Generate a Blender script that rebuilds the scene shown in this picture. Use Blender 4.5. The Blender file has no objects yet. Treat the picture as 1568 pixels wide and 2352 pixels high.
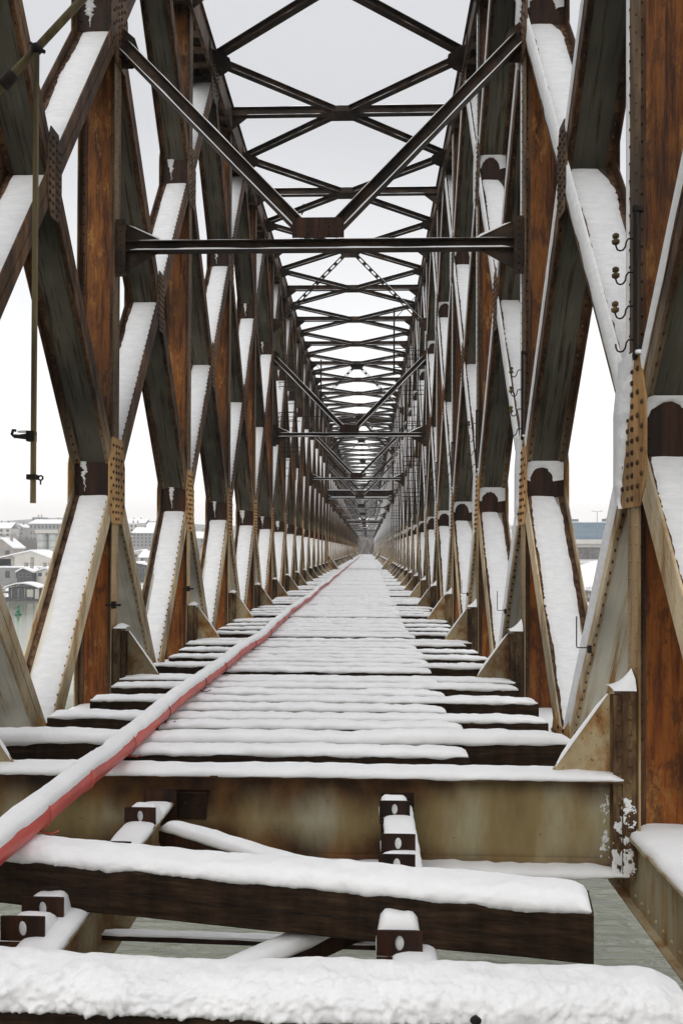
import bpy, math, random
from mathutils import Vector, noise, Matrix
R = math.radians
sc = bpy.context.scene
# ------------------------------------------------------------------ camera
F = 1850.0                       # focal length in pixels of a 2352 high picture
CX, CZ = 0.65, 1.62
cam = bpy.data.cameras.new('camera'); camo = bpy.data.objects.new('camera', cam)
sc.collection.objects.link(camo); sc.camera = camo
cam.sensor_fit = 'VERTICAL'; cam.sensor_height = 36; cam.lens = F/2352*36
cam.shift_y = (86-F*math.tan(R(.6)))/2352; cam.clip_start = 0.05; cam.clip_end = 6000
camo.location = (CX, 0, CZ)
camo.rotation_euler = (Matrix.Rotation(math.atan(61/F), 3, 'Z') @ Matrix.Rotation(R(90.6), 3, 'X') @ Matrix.Rotation(0.004, 3, 'Z')).to_euler()
# ------------------------------------------------------------------ world: bright overcast
w = bpy.data.worlds.new('World'); sc.world = w; w.use_nodes = True
nt = w.node_tree; nt.nodes.clear()
N = nt.nodes.new; Lk = nt.links.new
out = N('ShaderNodeOutputWorld'); bg = N('ShaderNodeBackground')
sky = N('ShaderNodeTexSky'); sky.sky_type = 'NISHITA'; sky.sun_disc = False
sky.sun_elevation = R(32); sky.sun_rotation = R(200)
hs = N('ShaderNodeHueSaturation'); hs.inputs['Saturation'].default_value = 0.12; hs.inputs['Value'].default_value = 0.012
tc = N('ShaderNodeTexCoord'); sx = N('ShaderNodeSeparateXYZ'); rp = N('ShaderNodeValToRGB')
nz = N('ShaderNodeTexNoise'); nz.inputs['Scale'].default_value = 1.6; nz.inputs['Detail'].default_value = 3
mp = N('ShaderNodeMapping'); mp.inputs['Scale'].default_value = (1, 1, 3)
ad = N('ShaderNodeMath'); ad.operation = 'MULTIPLY_ADD'; ad.inputs[1].default_value = 0.10
sb = N('ShaderNodeMath'); sb.operation = 'SUBTRACT'; sb.inputs[1].default_value = 0.05
Lk(tc.outputs['Generated'], sx.inputs[0]); Lk(tc.outputs['Generated'], mp.inputs[0]); Lk(mp.outputs[0], nz.inputs['Vector'])
Lk(nz.outputs['Fac'], ad.inputs[0]); Lk(sx.outputs['Z'], ad.inputs[2]); Lk(ad.outputs[0], sb.inputs[0]); Lk(sb.outputs[0], rp.inputs[0])
e = rp.color_ramp.elements
e[0].position = 0.0; e[0].color = (0.82, 0.77, 0.73, 1)
e[1].position = 1.0; e[1].color = (1.5, 1.5, 1.53, 1)
for p, c in ((0.04, (0.84, 0.81, 0.78, 1)), (0.12, (0.78, 0.78, 0.775, 1)), (0.28, (0.60, 0.605, 0.61, 1)), (0.46, (0.415, 0.42, 0.435, 1)), (0.66, (0.45, 0.455, 0.47, 1))):
    q = e.new(p); q.color = c
mx = N('ShaderNodeMix'); mx.data_type = 'RGBA'; mx.blend_type = 'ADD'; mx.inputs[0].default_value = 1
Lk(sky.outputs[0], hs.inputs['Color']); Lk(rp.outputs[0], mx.inputs[6]); Lk(hs.outputs[0], mx.inputs[7])
Lk(mx.outputs[2], bg.inputs[0]); bg.inputs[1].default_value = 1.0; Lk(bg.outputs[0], out.inputs[0])
sun = bpy.data.lights.new('sun', 'SUN'); sun.energy = 0.6; sun.angle = R(25); sun.color = (1, 0.96, 0.9)
suno = bpy.data.objects.new('sun', sun); sc.collection.objects.link(suno)
suno.rotation_euler = (R(52), 0, R(-18))
sc.view_settings.view_transform = 'Standard'; sc.view_settings.look = 'None'; sc.view_settings.gamma = 1
sc.view_settings.exposure = 0.66
sc.render.engine = 'CYCLES'
sc.cycles.max_bounces = 6; sc.cycles.volume_bounces = 0
sc.render.resolution_x = 682; sc.render.resolution_y = 1024

# ------------------------------------------------------------------ materials
def newmat(name, rough=0.8):
    m = bpy.data.materials.new(name); m.use_nodes = True
    b = m.node_tree.nodes['Principled BSDF']; b.inputs['Roughness'].default_value = rough
    return m, m.node_tree, b
def ramp(t, stops, interp='LINEAR', k=1.0):
    stops = [(.5+(p-.5)*k, c) for p, c in stops]
    r = t.nodes.new('ShaderNodeValToRGB'); r.color_ramp.interpolation = interp
    el = r.color_ramp.elements
    el[0].position, el[1].position = stops[0][0], stops[-1][0]
    el[0].color = (*stops[0][1], 1); el[1].color = (*stops[-1][1], 1)
    for p, c in stops[1:-1]:
        q = el.new(p); q.color = (*c, 1)
    return r
def noisetex(t, scale, mscale=(1, 1, 1), detail=6, rough=0.6, dist=0.0, loc=(0, 0, 0), w=None):
    g = t.nodes.new('ShaderNodeNewGeometry'); m = t.nodes.new('ShaderNodeMapping')
    m.inputs['Scale'].default_value = mscale; m.inputs['Location'].default_value = loc
    n = t.nodes.new('ShaderNodeTexNoise'); n.inputs['Scale'].default_value = scale
    n.inputs['Detail'].default_value = detail; n.inputs['Roughness'].default_value = rough; n.inputs['Distortion'].default_value = dist
    t.links.new(g.outputs['Position'], m.inputs[0]); t.links.new(m.outputs[0], n.inputs['Vector'])
    return n
def mixc(t, fac, a, b, mode='MIX'):
    x = t.nodes.new('ShaderNodeMix'); x.data_type = 'RGBA'; x.blend_type = mode
    for s, v in ((0, fac), (6, a), (7, b)):
        if hasattr(v, 'links') or hasattr(v, 'node'): t.links.new(v, x.inputs[s])
        elif isinstance(v, (int, float)): x.inputs[s].default_value = v
        else: x.inputs[s].default_value = (*v, 1)
    return x.outputs[2]
def bump(t, b, src, strength=0.4, dist=0.01):
    n = t.nodes.new('ShaderNodeBump'); n.inputs['Strength'].default_value = strength; n.inputs['Distance'].default_value = dist
    t.links.new(src, n.inputs['Height']); t.links.new(n.outputs[0], b.inputs['Normal'])
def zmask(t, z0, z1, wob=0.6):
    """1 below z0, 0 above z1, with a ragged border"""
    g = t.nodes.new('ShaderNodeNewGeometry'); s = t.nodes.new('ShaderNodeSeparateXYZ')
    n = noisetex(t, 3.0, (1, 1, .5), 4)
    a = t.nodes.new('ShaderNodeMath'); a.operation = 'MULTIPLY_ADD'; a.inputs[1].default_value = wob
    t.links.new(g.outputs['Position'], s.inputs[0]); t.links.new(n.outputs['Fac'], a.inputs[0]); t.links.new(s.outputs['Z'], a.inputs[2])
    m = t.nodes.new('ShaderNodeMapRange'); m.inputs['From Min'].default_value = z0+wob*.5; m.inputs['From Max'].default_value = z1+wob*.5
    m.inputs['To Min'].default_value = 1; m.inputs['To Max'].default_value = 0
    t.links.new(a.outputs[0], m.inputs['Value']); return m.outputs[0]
def steel(name, up, low=None, z0=2.0, z1=2.6, streak=(5, 5, .45), spots=0.5, rough=0.62, patch=0):
    m, t, b = newmat(name, rough); b.inputs['Specular IOR Level'].default_value = .22
    n1 = noisetex(t, 2.2, streak, 8, .68, .12)
    r1 = ramp(t, up, k=.62); t.links.new(n1.outputs['Fac'], r1.inputs[0]); col = r1.outputs[0]
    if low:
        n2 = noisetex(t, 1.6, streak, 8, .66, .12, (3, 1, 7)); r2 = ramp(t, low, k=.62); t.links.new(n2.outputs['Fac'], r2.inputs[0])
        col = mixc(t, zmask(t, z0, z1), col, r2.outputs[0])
    if patch:
        n6 = noisetex(t, 2.6, (1.8, 1.8, .6), 9, .76, .1, (2, 5, 1)); r6 = ramp(t, [(.555, (0, 0, 0)), (.60, (1, 1, 1))]); t.links.new(n6.outputs['Fac'], r6.inputs[0])
        q6 = t.nodes.new('ShaderNodeMath'); q6.operation = 'MULTIPLY'; q6.inputs[1].default_value = patch; t.links.new(r6.outputs[0], q6.inputs[0])
        col = mixc(t, q6.outputs[0], col, (.34, .17, .045))
        n7 = noisetex(t, 6.5, (1, 1, .5), 8, .74, .1, (8, 5, 1)); r7 = ramp(t, [(.53, (0, 0, 0)), (.62, (.7, .7, .7))]); t.links.new(n7.outputs['Fac'], r7.inputs[0])
        col = mixc(t, r7.outputs[0], col, (.06, .022, .008))
    nb = noisetex(t, 0.7, (1, 1, .6), 3); rb = ramp(t, [(.38, (.50, .48, .46)), (.62, (1.3, 1.25, 1.2))]); t.links.new(nb.outputs['Fac'], rb.inputs[0])
    col = mixc(t, 1.0, col, rb.outputs[0], 'MULTIPLY')
    n3 = noisetex(t, 26, (1, 1, .7), 5, .7); r3 = ramp(t, [(.60, (0, 0, 0)), (.70, (1, 1, 1))]); t.links.new(n3.outputs['Fac'], r3.inputs[0])
    mm = t.nodes.new('ShaderNodeMath'); mm.operation = 'MULTIPLY'; mm.inputs[1].default_value = spots; t.links.new(r3.outputs[0], mm.inputs[0])
    col = mixc(t, mm.outputs[0], col, (.055, .022, .010))
    t.links.new(col, b.inputs['Base Color'])
    bump(t, b, n3.outputs['Fac'], .35, .006)
    return m
M = {}
DK = (.030, .018, .011); RU = (.115, .042, .014); OR = (.27, .115, .03); GR = (.105, .105, .085)
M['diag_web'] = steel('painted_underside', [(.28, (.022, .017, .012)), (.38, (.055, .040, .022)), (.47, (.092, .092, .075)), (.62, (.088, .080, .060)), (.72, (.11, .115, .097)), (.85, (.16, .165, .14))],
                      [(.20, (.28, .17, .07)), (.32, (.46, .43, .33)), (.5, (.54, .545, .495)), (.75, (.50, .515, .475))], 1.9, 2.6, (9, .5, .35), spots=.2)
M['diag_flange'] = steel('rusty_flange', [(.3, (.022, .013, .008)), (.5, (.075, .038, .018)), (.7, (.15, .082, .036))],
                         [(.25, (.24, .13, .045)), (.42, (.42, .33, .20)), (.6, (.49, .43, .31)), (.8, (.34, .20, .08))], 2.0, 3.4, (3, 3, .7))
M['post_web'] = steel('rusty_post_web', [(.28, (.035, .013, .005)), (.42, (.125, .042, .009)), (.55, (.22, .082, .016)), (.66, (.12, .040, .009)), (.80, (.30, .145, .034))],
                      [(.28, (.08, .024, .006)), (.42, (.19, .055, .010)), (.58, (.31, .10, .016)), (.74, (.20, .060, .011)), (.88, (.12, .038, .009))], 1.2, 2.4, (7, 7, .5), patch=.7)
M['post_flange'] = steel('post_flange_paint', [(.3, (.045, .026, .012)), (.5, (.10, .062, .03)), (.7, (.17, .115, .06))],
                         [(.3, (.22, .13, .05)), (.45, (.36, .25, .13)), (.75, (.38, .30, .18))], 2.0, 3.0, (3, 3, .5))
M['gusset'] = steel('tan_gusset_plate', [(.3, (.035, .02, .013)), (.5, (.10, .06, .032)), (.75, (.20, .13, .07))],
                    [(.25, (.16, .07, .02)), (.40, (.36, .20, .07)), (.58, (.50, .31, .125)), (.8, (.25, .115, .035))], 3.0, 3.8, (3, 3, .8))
M['strut'] = steel('dark_bracing_steel', [(.3, (.010, .007, .005)), (.5, (.030, .018, .011)), (.72, (.065, .038, .020))], None, streak=(1.2, 1.2, 1.2))
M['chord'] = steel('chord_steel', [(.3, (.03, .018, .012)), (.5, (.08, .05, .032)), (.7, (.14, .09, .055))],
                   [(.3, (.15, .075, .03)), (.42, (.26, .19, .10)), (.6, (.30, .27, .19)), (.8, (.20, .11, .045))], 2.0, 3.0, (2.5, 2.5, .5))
M['beam'] = None
def beam_mat():
    m, t, b = newmat('floor_beam_paint', .6); b.inputs['Specular IOR Level'].default_value = .3
    n1 = noisetex(t, 1.3, (1.2, 1, .35), 6, .6); r1 = ramp(t, [(.3, (.19, .135, .055)), (.48, (.28, .21, .095)), (.62, (.37, .33, .21)), (.78, (.42, .40, .32))], k=.7); t.links.new(n1.outputs['Fac'], r1.inputs[0])
    g = t.nodes.new('ShaderNodeNewGeometry'); sp = t.nodes.new('ShaderNodeSeparateXYZ'); t.links.new(g.outputs['Position'], sp.inputs[0])
    def m1(op, a, c, d=None):
        q = t.nodes.new('ShaderNodeMath'); q.operation = op
        for k, v in enumerate((a, c, d)):
            if v is None: continue
            if isinstance(v, (int, float)): q.inputs[k].default_value = v
            else: t.links.new(v, q.inputs[k])
        return q.outputs[0]
    n2 = noisetex(t, 2.1, (1, 1, .5), 5, .6, .3, (5, 0, 2)); n4 = noisetex(t, .9, (1, 1, .2), 3, .5, 0, (1.7, 0, 0))
    zc = m1('ABSOLUTE', m1('ADD', sp.outputs['Z'], .40), 0)            # 0 mid, .35 at the flanges
    f = m1('ADD', m1('MULTIPLY', zc, 2.2), m1('MULTIPLY', n2.outputs['Fac'], .9)); f = m1('ADD', f, m1('MULTIPLY', n4.outputs['Fac'], 1.3))
    f = m1('ADD', f, m1('MULTIPLY', sp.outputs['X'], -.11))
    mr = t.nodes.new('ShaderNodeMapRange'); mr.interpolation_type = 'SMOOTHSTEP'; mr.inputs['From Min'].default_value = 1.05; mr.inputs['From Max'].default_value = 1.72; t.links.new(f, mr.inputs['Value'])
    r3 = ramp(t, [(.3, (.024, .011, .004)), (.5, (.075, .032, .010)), (.72, (.17, .075, .02))], k=.7); n3 = noisetex(t, 3, (1, 1, .6), 5); t.links.new(n3.outputs['Fac'], r3.inputs[0])
    col = mixc(t, mr.outputs[0], r1.outputs[0], r3.outputs[0])
    n5 = noisetex(t, 30, (1, 1, 1), 4, .7); r5 = ramp(t, [(.66, (0, 0, 0)), (.72, (.8, .8, .8))]); t.links.new(n5.outputs['Fac'], r5.inputs[0]); col = mixc(t, r5.outputs[0], col, (.05, .022, .01))
    t.links.new(col, b.inputs['Base Color']); bump(t, b, n5.outputs['Fac'], .3, .004); return m
M['beam'] = beam_mat()
M['knee'] = steel('knee_plate_paint', [(.26, (.16, .065, .018)), (.42, (.30, .19, .085)), (.58, (.38, .32, .20)), (.8, (.32, .24, .13))], None, streak=(1.6, 1.6, 1.2), spots=.8)
M['knee_angle'] = steel('knee_angle_steel', [(.3, (.025, .013, .007)), (.5, (.075, .042, .02)), (.7, (.17, .12, .06))], None, streak=(3, 3, .8))
M['rivet_shade_rust'] = steel('rivet_shade_rust', [(.3, (.03, .014, .008)), (.5, (.08, .04, .02)), (.7, (.15, .09, .05))], None)  # rivet undershadow put into a darker colour; rusty angle legs share it
M['dark_rust'] = steel('dark_rust', [(.3, (.012, .006, .003)), (.5, (.030, .012, .006)), (.75, (.060, .024, .010))], None)
M['iron'] = steel('wrought_iron', [(.3, (.008, .006, .005)), (.7, (.03, .022, .018))], None, spots=.2)
M['brass'] = steel('dull_brass', [(.3, (.05, .035, .012)), (.7, (.19, .14, .055))], None, spots=.2)
M['tube'] = steel('olive_tube_paint', [(.3, (.10, .075, .035)), (.6, (.20, .165, .085))], None, spots=.3)
# snow
m, t, b = newmat('snow', .75)
n1 = noisetex(t, 3.0, (1, 1, 1), 4); r1 = ramp(t, [(.3, (.82, .825, .835)), (.7, (.89, .895, .90))]); t.links.new(n1.outputs['Fac'], r1.inputs[0])
t.links.new(r1.outputs[0], b.inputs['Base Color']); n2 = noisetex(t, 45, (1, 1, 1), 6, .7); bump(t, b, n2.outputs['Fac'], .45, .010); b.inputs['Specular IOR Level'].default_value = .2
M['snow'] = m
m, t, b = newmat('windblown_snow', .8)
n1 = noisetex(t, 7.0, (1, 1, 3), 5); r1 = ramp(t, [(.3, (.70, .71, .725)), (.7, (.81, .815, .82))]); t.links.new(n1.outputs['Fac'], r1.inputs[0])
t.links.new(r1.outputs[0], b.inputs['Base Color']); n2 = noisetex(t, 11, (1, 1, 3.2), 6, .72, .8); bump(t, b, n2.outputs['Fac'], .5, .03); b.inputs['Specular IOR Level'].default_value = .2
M['snow_wall'] = m
# timber
m, t, b = newmat('creosoted_timber', .85)
n1 = noisetex(t, 3.0, (.7, 8, 14), 7, .7, .3); b.inputs['Specular IOR Level'].default_value = .15; r1 = ramp(t, [(.3, (.010, .006, .004)), (.5, (.032, .019, .011)), (.68, (.062, .039, .022)), (.85, (.12, .085, .05))]); t.links.new(n1.outputs['Fac'], r1.inputs[0])
n2 = noisetex(t, 9.0, (1, 1, .2), 5, .6); r2 = ramp(t, [(.35, (.55, .55, .55)), (.7, (1.3, 1.25, 1.2))]); t.links.new(n2.outputs['Fac'], r2.inputs[0])
t.links.new(mixc(t, 1., r1.outputs[0], r2.outputs[0], 'MULTIPLY'), b.inputs['Base Color']); bump(t, b, n1.outputs['Fac'], .6, .01)
M['timber'] = m
m, t, b = newmat('red_plastic_pipe', .42)
n1 = noisetex(t, 5.0, (1, .6, 1), 5); r1 = ramp(t, [(.3, (.40, .065, .05)), (.55, (.55, .075, .055)), (.8, (.60, .17, .135))]); t.links.new(n1.outputs['Fac'], r1.inputs[0])
t.links.new(r1.outputs[0], b.inputs['Base Color']); M['red'] = m
m, t, b = newmat('river_water', .09)
b.inputs['Base Color'].default_value = (.20, .212, .150, 1); b.inputs['IOR'].default_value = 1.5
n1 = noisetex(t, 1.5, (.45, 1.7, 1), 4, .5, .8); n2 = noisetex(t, .18, (.6, 1, 1), 3)
a = t.nodes.new('ShaderNodeMath'); a.operation = 'MULTIPLY_ADD'; a.inputs[1].default_value = 1.5; t.links.new(n2.outputs['Fac'], a.inputs[0]); t.links.new(n1.outputs['Fac'], a.inputs[2])
nb_ = t.nodes.new('ShaderNodeBump'); nb_.inputs['Distance'].default_value = 2.2; t.links.new(a.outputs[0], nb_.inputs['Height']); t.links.new(nb_.outputs[0], b.inputs['Normal'])
g_ = t.nodes.new('ShaderNodeNewGeometry'); s_ = t.nodes.new('ShaderNodeSeparateXYZ'); mr_ = t.nodes.new('ShaderNodeMapRange'); t.links.new(g_.outputs['Position'], s_.inputs[0]); t.links.new(s_.outputs['Y'], mr_.inputs['Value'])
for k_, v_ in (('From Min', 14), ('From Max', 75), ('To Min', 1.0), ('To Max', .035)): mr_.inputs[k_].default_value = v_
t.links.new(mr_.outputs[0], nb_.inputs['Strength']); M['water'] = m
def plain(name, c1, c2, scale=1.0, rough=.85, ms=(1, 1, 1)):
    m, t, b = newmat(name, rough); n = noisetex(t, scale, ms, 6, .65); r = ramp(t, [(.35, c1), (.65, c2)])
    t.links.new(n.outputs['Fac'], r.inputs[0]); t.links.new(r.outputs[0], b.inputs['Base Color']); M[name] = m; return m
plain('snowy_ground', (.26, .25, .24), (.84, .84, .85), .22)
plain('scrub_ground', (.13, .12, .105), (.62, .62, .62), .55, ms=(1, .3, 1))
plain('wooded_slope', (.10, .095, .09), (.38, .38, .38), .12, ms=(1, 1, 2))
plain('grey_concrete', (.30, .30, .28), (.42, .41, .38), .5)
plain('pale_render', (.50, .49, .44), (.60, .58, .53), .3)
plain('grey_render', (.22, .22, .22), (.30, .30, .29), .3)
plain('brick_wall', (.27, .24, .22), (.36, .33, .30), .5)
plain('dark_wood', (.05, .055, .06), (.10, .10, .10), 1.5)
plain('window_dark', (.04, .05, .055), (.07, .08, .09), .5, .25)
plain('blue_cladding', (.13, .19, .25), (.19, .26, .32), .08, .5, (1, 1, 6))
plain('pale_twig', (.24, .21, .19), (.42, .39, .37), .8)
plain('bark', (.06, .05, .045), (.12, .105, .09), 2)
plain('twig', (.11, .095, .085), (.23, .20, .185), 1.5)
plain('green_paint', (.01, .12, .05), (.02, .20, .08), 2, .4)
plain('silo_metal', (.34, .36, .34), (.46, .48, .45), .4, .5)
plain('feather', (.02, .02, .024), (.05, .05, .055), 20)
plain('rubble', (.07, .065, .06), (.20, .19, .18), 1.2)

# ------------------------------------------------------------------ mesh helpers
class MB:
    def __init__(s): s.v = []; s.f = []; s.m = []; s.sm = []
    def add(s, vs, fs, mi=0, smooth=False):
        o = len(s.v); s.v += [tuple(v) for v in vs]
        for f in fs: s.f.append([o+i for i in f]); s.m.append(mi); s.sm.append(smooth)
    def hexa(s, p, mi=0):      # p: 8 points, bottom ring 0-3, top ring 4-7
        s.add(p, [(0, 3, 2, 1), (4, 5, 6, 7), (0, 1, 5, 4), (1, 2, 6, 5), (2, 3, 7, 6), (3, 0, 4, 7)], mi)
    def box(s, x0, x1, y0, y1, z0, z1, mi=0):
        s.hexa([(x0, y0, z0), (x1, y0, z0), (x1, y1, z0), (x0, y1, z0), (x0, y0, z1), (x1, y0, z1), (x1, y1, z1), (x0, y1, z1)], mi)
    def bar(s, a, b, u, v, hu, hv, mi=0):   # box along a-b with half sizes hu,hv along u,v
        a = Vector(a); b = Vector(b); u = Vector(u).normalized()*hu; v = Vector(v).normalized()*hv
        s.hexa([a-u-v, a+u-v, a+u+v, a-u+v, b-u-v, b+u-v, b+u+v, b-u+v], mi)
    def prism(s, poly, axis, lo, hi, mi=0):  # poly of 2-D points; axis is extrusion axis
        n = len(poly)
        def P(p, h):
            return (h, p[0], p[1]) if axis == 'x' else (p[0], h, p[1]) if axis == 'y' else (p[0], p[1], h)
        vs = [P(p, lo) for p in poly]+[P(p, hi) for p in poly]
        s.add(vs, [list(range(n))[::-1], list(range(n, 2*n))]+[(i, (i+1) % n, n+(i+1) % n, n+i) for i in range(n)], mi)
    def tube(s, pts, r, k=8, mi=0, rr=None, cap=True):
        pts = [Vector(p) for p in pts]; rings = []
        up = Vector((0, 0, 1)); o = len(s.v)
        for i, p in enumerate(pts):
            d = (pts[min(i+1, len(pts)-1)]-pts[max(i-1, 0)]).normalized()
            if abs(d.dot(up)) > .95: up = Vector((1, 0, 0)) if abs(d.x) < .9 else Vector((0, 1, 0))
            a = d.cross(up).normalized(); c = a.cross(d).normalized()
            q = rr[i] if rr else r
            for j in range(k):
                t = 2*math.pi*j/k; s.v.append(tuple(p+a*q*math.cos(t)+c*q*math.sin(t)))
            up = c
        for i in range(len(pts)-1):
            for j in range(k):
                s.f.append([o+i*k+j, o+i*k+(j+1) % k, o+(i+1)*k+(j+1) % k, o+(i+1)*k+j]); s.m.append(mi); s.sm.append(True)
        if cap:
            s.f.append([o+j for j in range(k)][::-1]); s.m.append(mi); s.sm.append(False)
            s.f.append([o+(len(pts)-1)*k+j for j in range(k)]); s.m.append(mi); s.sm.append(False)
    def rivet(s, p, n, r=.016, mi=0):
        p = Vector(p); n = Vector(n).normalized(); a = n.orthogonal().normalized(); b = n.cross(a)
        vs = []; k = 6
        for h, q in ((-.002, 1), (r*.55, .78)):
            for j in range(k):
                t = 2*math.pi*j/k; vs.append(p+n*h+(a*math.cos(t)+b*math.sin(t))*r*q)
        vs.append(p+n*r*.85)
        fs = [(j, (j+1) % k, k+(j+1) % k, k+j) for j in range(k)]+[(k+j, k+(j+1) % k, 2*k) for j in range(k)]
        s.add(vs, fs, mi, True)
    def sphere(s, c, rx, ry, rz, nu=12, nv=8, mi=0):
        vs = [(c[0], c[1], c[2]-rz)]
        for i in range(1, nv):
            t = -math.pi/2+math.pi*i/nv
            for j in range(nu):
                a = 2*math.pi*j/nu; vs.append((c[0]+rx*math.cos(t)*math.cos(a), c[1]+ry*math.cos(t)*math.sin(a), c[2]+rz*math.sin(t)))
        vs.append((c[0], c[1], c[2]+rz)); L = len(vs)-1
        fs = [(0, 1+(j+1) % nu, 1+j) for j in range(nu)]
        for i in range(nv-2):
            for j in range(nu):
                a = 1+i*nu+j; b = 1+i*nu+(j+1) % nu; fs.append((a, b, b+nu, a+nu))
        fs += [(L, L-nu+j, L-nu+(j+1) % nu) for j in range(nu)]
        s.add(vs, fs, mi, True)
    def mesh(s, name, mats):
        me = bpy.data.meshes.new(name); me.from_pydata(s.v, [], s.f)
        for q in mats: me.materials.append(M[q])
        me.polygons.foreach_set('material_index', s.m); me.polygons.foreach_set('use_smooth', s.sm); me.update()
        return me
def link(name, me, parent=None, loc=(0, 0, 0), rot=(0, 0, 0)):
    o = bpy.data.objects.new(name, me); sc.collection.objects.link(o); o.parent = parent; o.location = loc; o.rotation_euler = rot
    return o
def tag(o, label, cat, group=None, kind=None):
    if label: o['label'] = label
    if cat: o['category'] = cat
    if group: o['group'] = group
    if kind: o['kind'] = kind
    return o
def empty(name, loc, label, cat, group=None, rz=0):
    o = link(name, None, None, loc, (0, 0, rz)); o.empty_display_size = .3
    return tag(o, label, cat, group)
ORD = ['zeroth', 'first', 'second', 'third', 'fourth', 'fifth', 'sixth', 'seventh', 'eighth', 'ninth', 'tenth', 'eleventh', 'twelfth', 'thirteenth', 'fourteenth', 'fifteenth',
       'sixteenth', 'seventeenth', 'eighteenth', 'nineteenth', 'twentieth']+['twenty-'+x for x in ('first', 'second', 'third', 'fourth', 'fifth', 'sixth', 'seventh', 'eighth', 'ninth')]+['thirtieth', 'thirty-first', 'thirty-second', 'thirty-third', 'thirty-fourth', 'thirty-fifth']
def fbm(x, y, z, o=4):
    return noise.fractal(Vector((x, y, z)), 1.0, 2.0, o)

def snow_lump(L, wd, h, seed, dx=.06, na=12, over=.02, droop=.03, rough=.012, fine=0, edge=.35):
    """snow lying on a timber or flange along local X from 0 to L, centred on y=0, base z=0"""
    mb = MB(); n = max(6, int(L/dx)); cols = []
    for i in range(n+1):
        u = i/n; x = u*L
        de = min(x, L-x); tp = min(1, de/edge); tp = math.sqrt(max(0, 1-(1-tp)**2))*.78+.22 if de > 0 else .12
        hh = h*tp*(1+.22*fbm(x*1.1, seed*7.3, 0, 3)+.08*fbm(x*6, seed, 5, 2))
        ww = (wd/2+over)*(.90+.10*tp)*(1+.06*fbm(x*2.3, seed*3.1, 9, 3))
        col = []
        for j in range(na+1):
            a = math.pi*j/na; c = math.cos(a); s_ = math.sin(a)
            yy = -ww*math.copysign(abs(c)**.72, c); zz = hh*s_**.80
            if j == 0: zz = -droop*max(0, .35+.9*fbm(x*3.1, seed*2.2, 3, 4)); yy += .004
            if j == 1: zz = max(zz*.6, .012)
            if j == na: zz = -droop*.5
            q = rough*fbm(x*9, yy*9+seed, zz*9, 3)
            if fine and j < na*.62: q += fine*abs(fbm(x*26, yy*26+seed, zz*26, 4))*(1-j/(na*.62))**.7*1.6
            col.append((x+rough*.4*fbm(x*8, yy*8, seed, 2), yy-q*abs(c), zz+q*s_))
        cols.append(col)
    vs = [p for c in cols for p in c]; k = na+1; fs = []
    for i in range(n):
        for j in range(na): fs.append((i*k+j, i*k+j+1, (i+1)*k+j+1, (i+1)*k+j))
        fs.append((i*k+na, i*k, (i+1)*k, (i+1)*k+na))
    mb.add(vs, fs, 0, True)
    mb.add(cols[0], [list(range(k))[::-1]]); mb.add(cols[-1], [list(range(k))])
    return mb
def snow_mesh(*a, **k): return snow_lump(*a, **k).mesh('snow', ['snow'])

# ------------------------------------------------------------------ the bridge
PAN = 4.27; ZB = -.47; DZ = 2.97; HW = 2.6; TD = .50; ZT = 11.93
def zn(i): return ZB+DZ*i
def hmember(mb, s, y0, z0, y1, z1, hw, off, web0=0., web1=0., rv=.115, rivside=1, tf=.013, wm=0, fm=1, rivets=True):
    """H section in the truss plane; web across, flanges in the plane"""
    a = Vector((0, y0, z0)); b = Vector((0, y1, z1)); d = (b-a).normalized(); L = (b-a).length
    n = Vector((0, -d.z, d.y)); X = Vector((s, 0, 0))
    xi = HW+off; xo = HW+TD-off
    for xc in (xi+tf/2, xo-tf/2): mb.bar(a+X*xc, b+X*xc, (1, 0, 0), n, tf/2, hw, fm)
    mb.bar(a+d*web0+X*(xi+xo)/2, b-d*web1+X*(xi+xo)/2, (1, 0, 0), n, (xo-xi)/2-tf-.001, .007, wm)
    for q in (-1, 1): mb.bar(a+X*(xi-.003)+n*q*(hw/2+.003), b+X*(xi-.003)+n*q*(hw/2+.003), (1, 0, 0), n, .0028, hw/2-.006, fm)
    # angle legs along the web edges on the visible side
    for xc in (xi+tf+.035, xo-tf-.035): mb.bar(a+d*(web0+.01)+X*xc+n*rivside*.012, b-d*(web1+.01)+X*xc+n*rivside*.012, (1, 0, 0), n, .034, .0048, 2 if y1 > y0 else fm)
    if not rivets: return
    k = int((L-web0-web1)/rv)
    for i in range(k):
        p = a+d*(web0+rv*(i+.5))
        for xc in (xi+tf+.036, xo-tf-.036): mb.rivet(p+X*xc+n*rivside*.017, n*rivside, .019, 2)
cache = {}
def diag_mesh(s, kind, i0, i1, riv):
    """kind A rises away from the camera, B rises toward it. Local origin: Y of the foot."""
    key = ('d', s, kind, i0, i1, riv)
    if key in cache: return cache[key]
    mb = MB(); sg = 1 if kind == 'A' else -1; off = .0 if kind == 'A' else .004
    hw = .115
    for i in range(i0, i1):
        y0, y1 = sg*PAN/2*i, sg*PAN/2*(i+1)
        w0 = .2 if i % 2 == 1 else 0.0; w1 = .2 if i % 2 == 0 else 0.0
        f = 0.19
        hmember(mb, s, y0, zn(i), y1, zn(i+1), hw, off+.0015*(i % 2), w0*1.24, w1*1.24, rivside=1 if kind == 'A' else 1 if False else (1 if kind == 'A' else 1), rivets=riv)
    me = mb.mesh('diagonal', ['diag_web', 'diag_flange', 'rivet_shade_rust']); cache[key] = me
    return me
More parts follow.
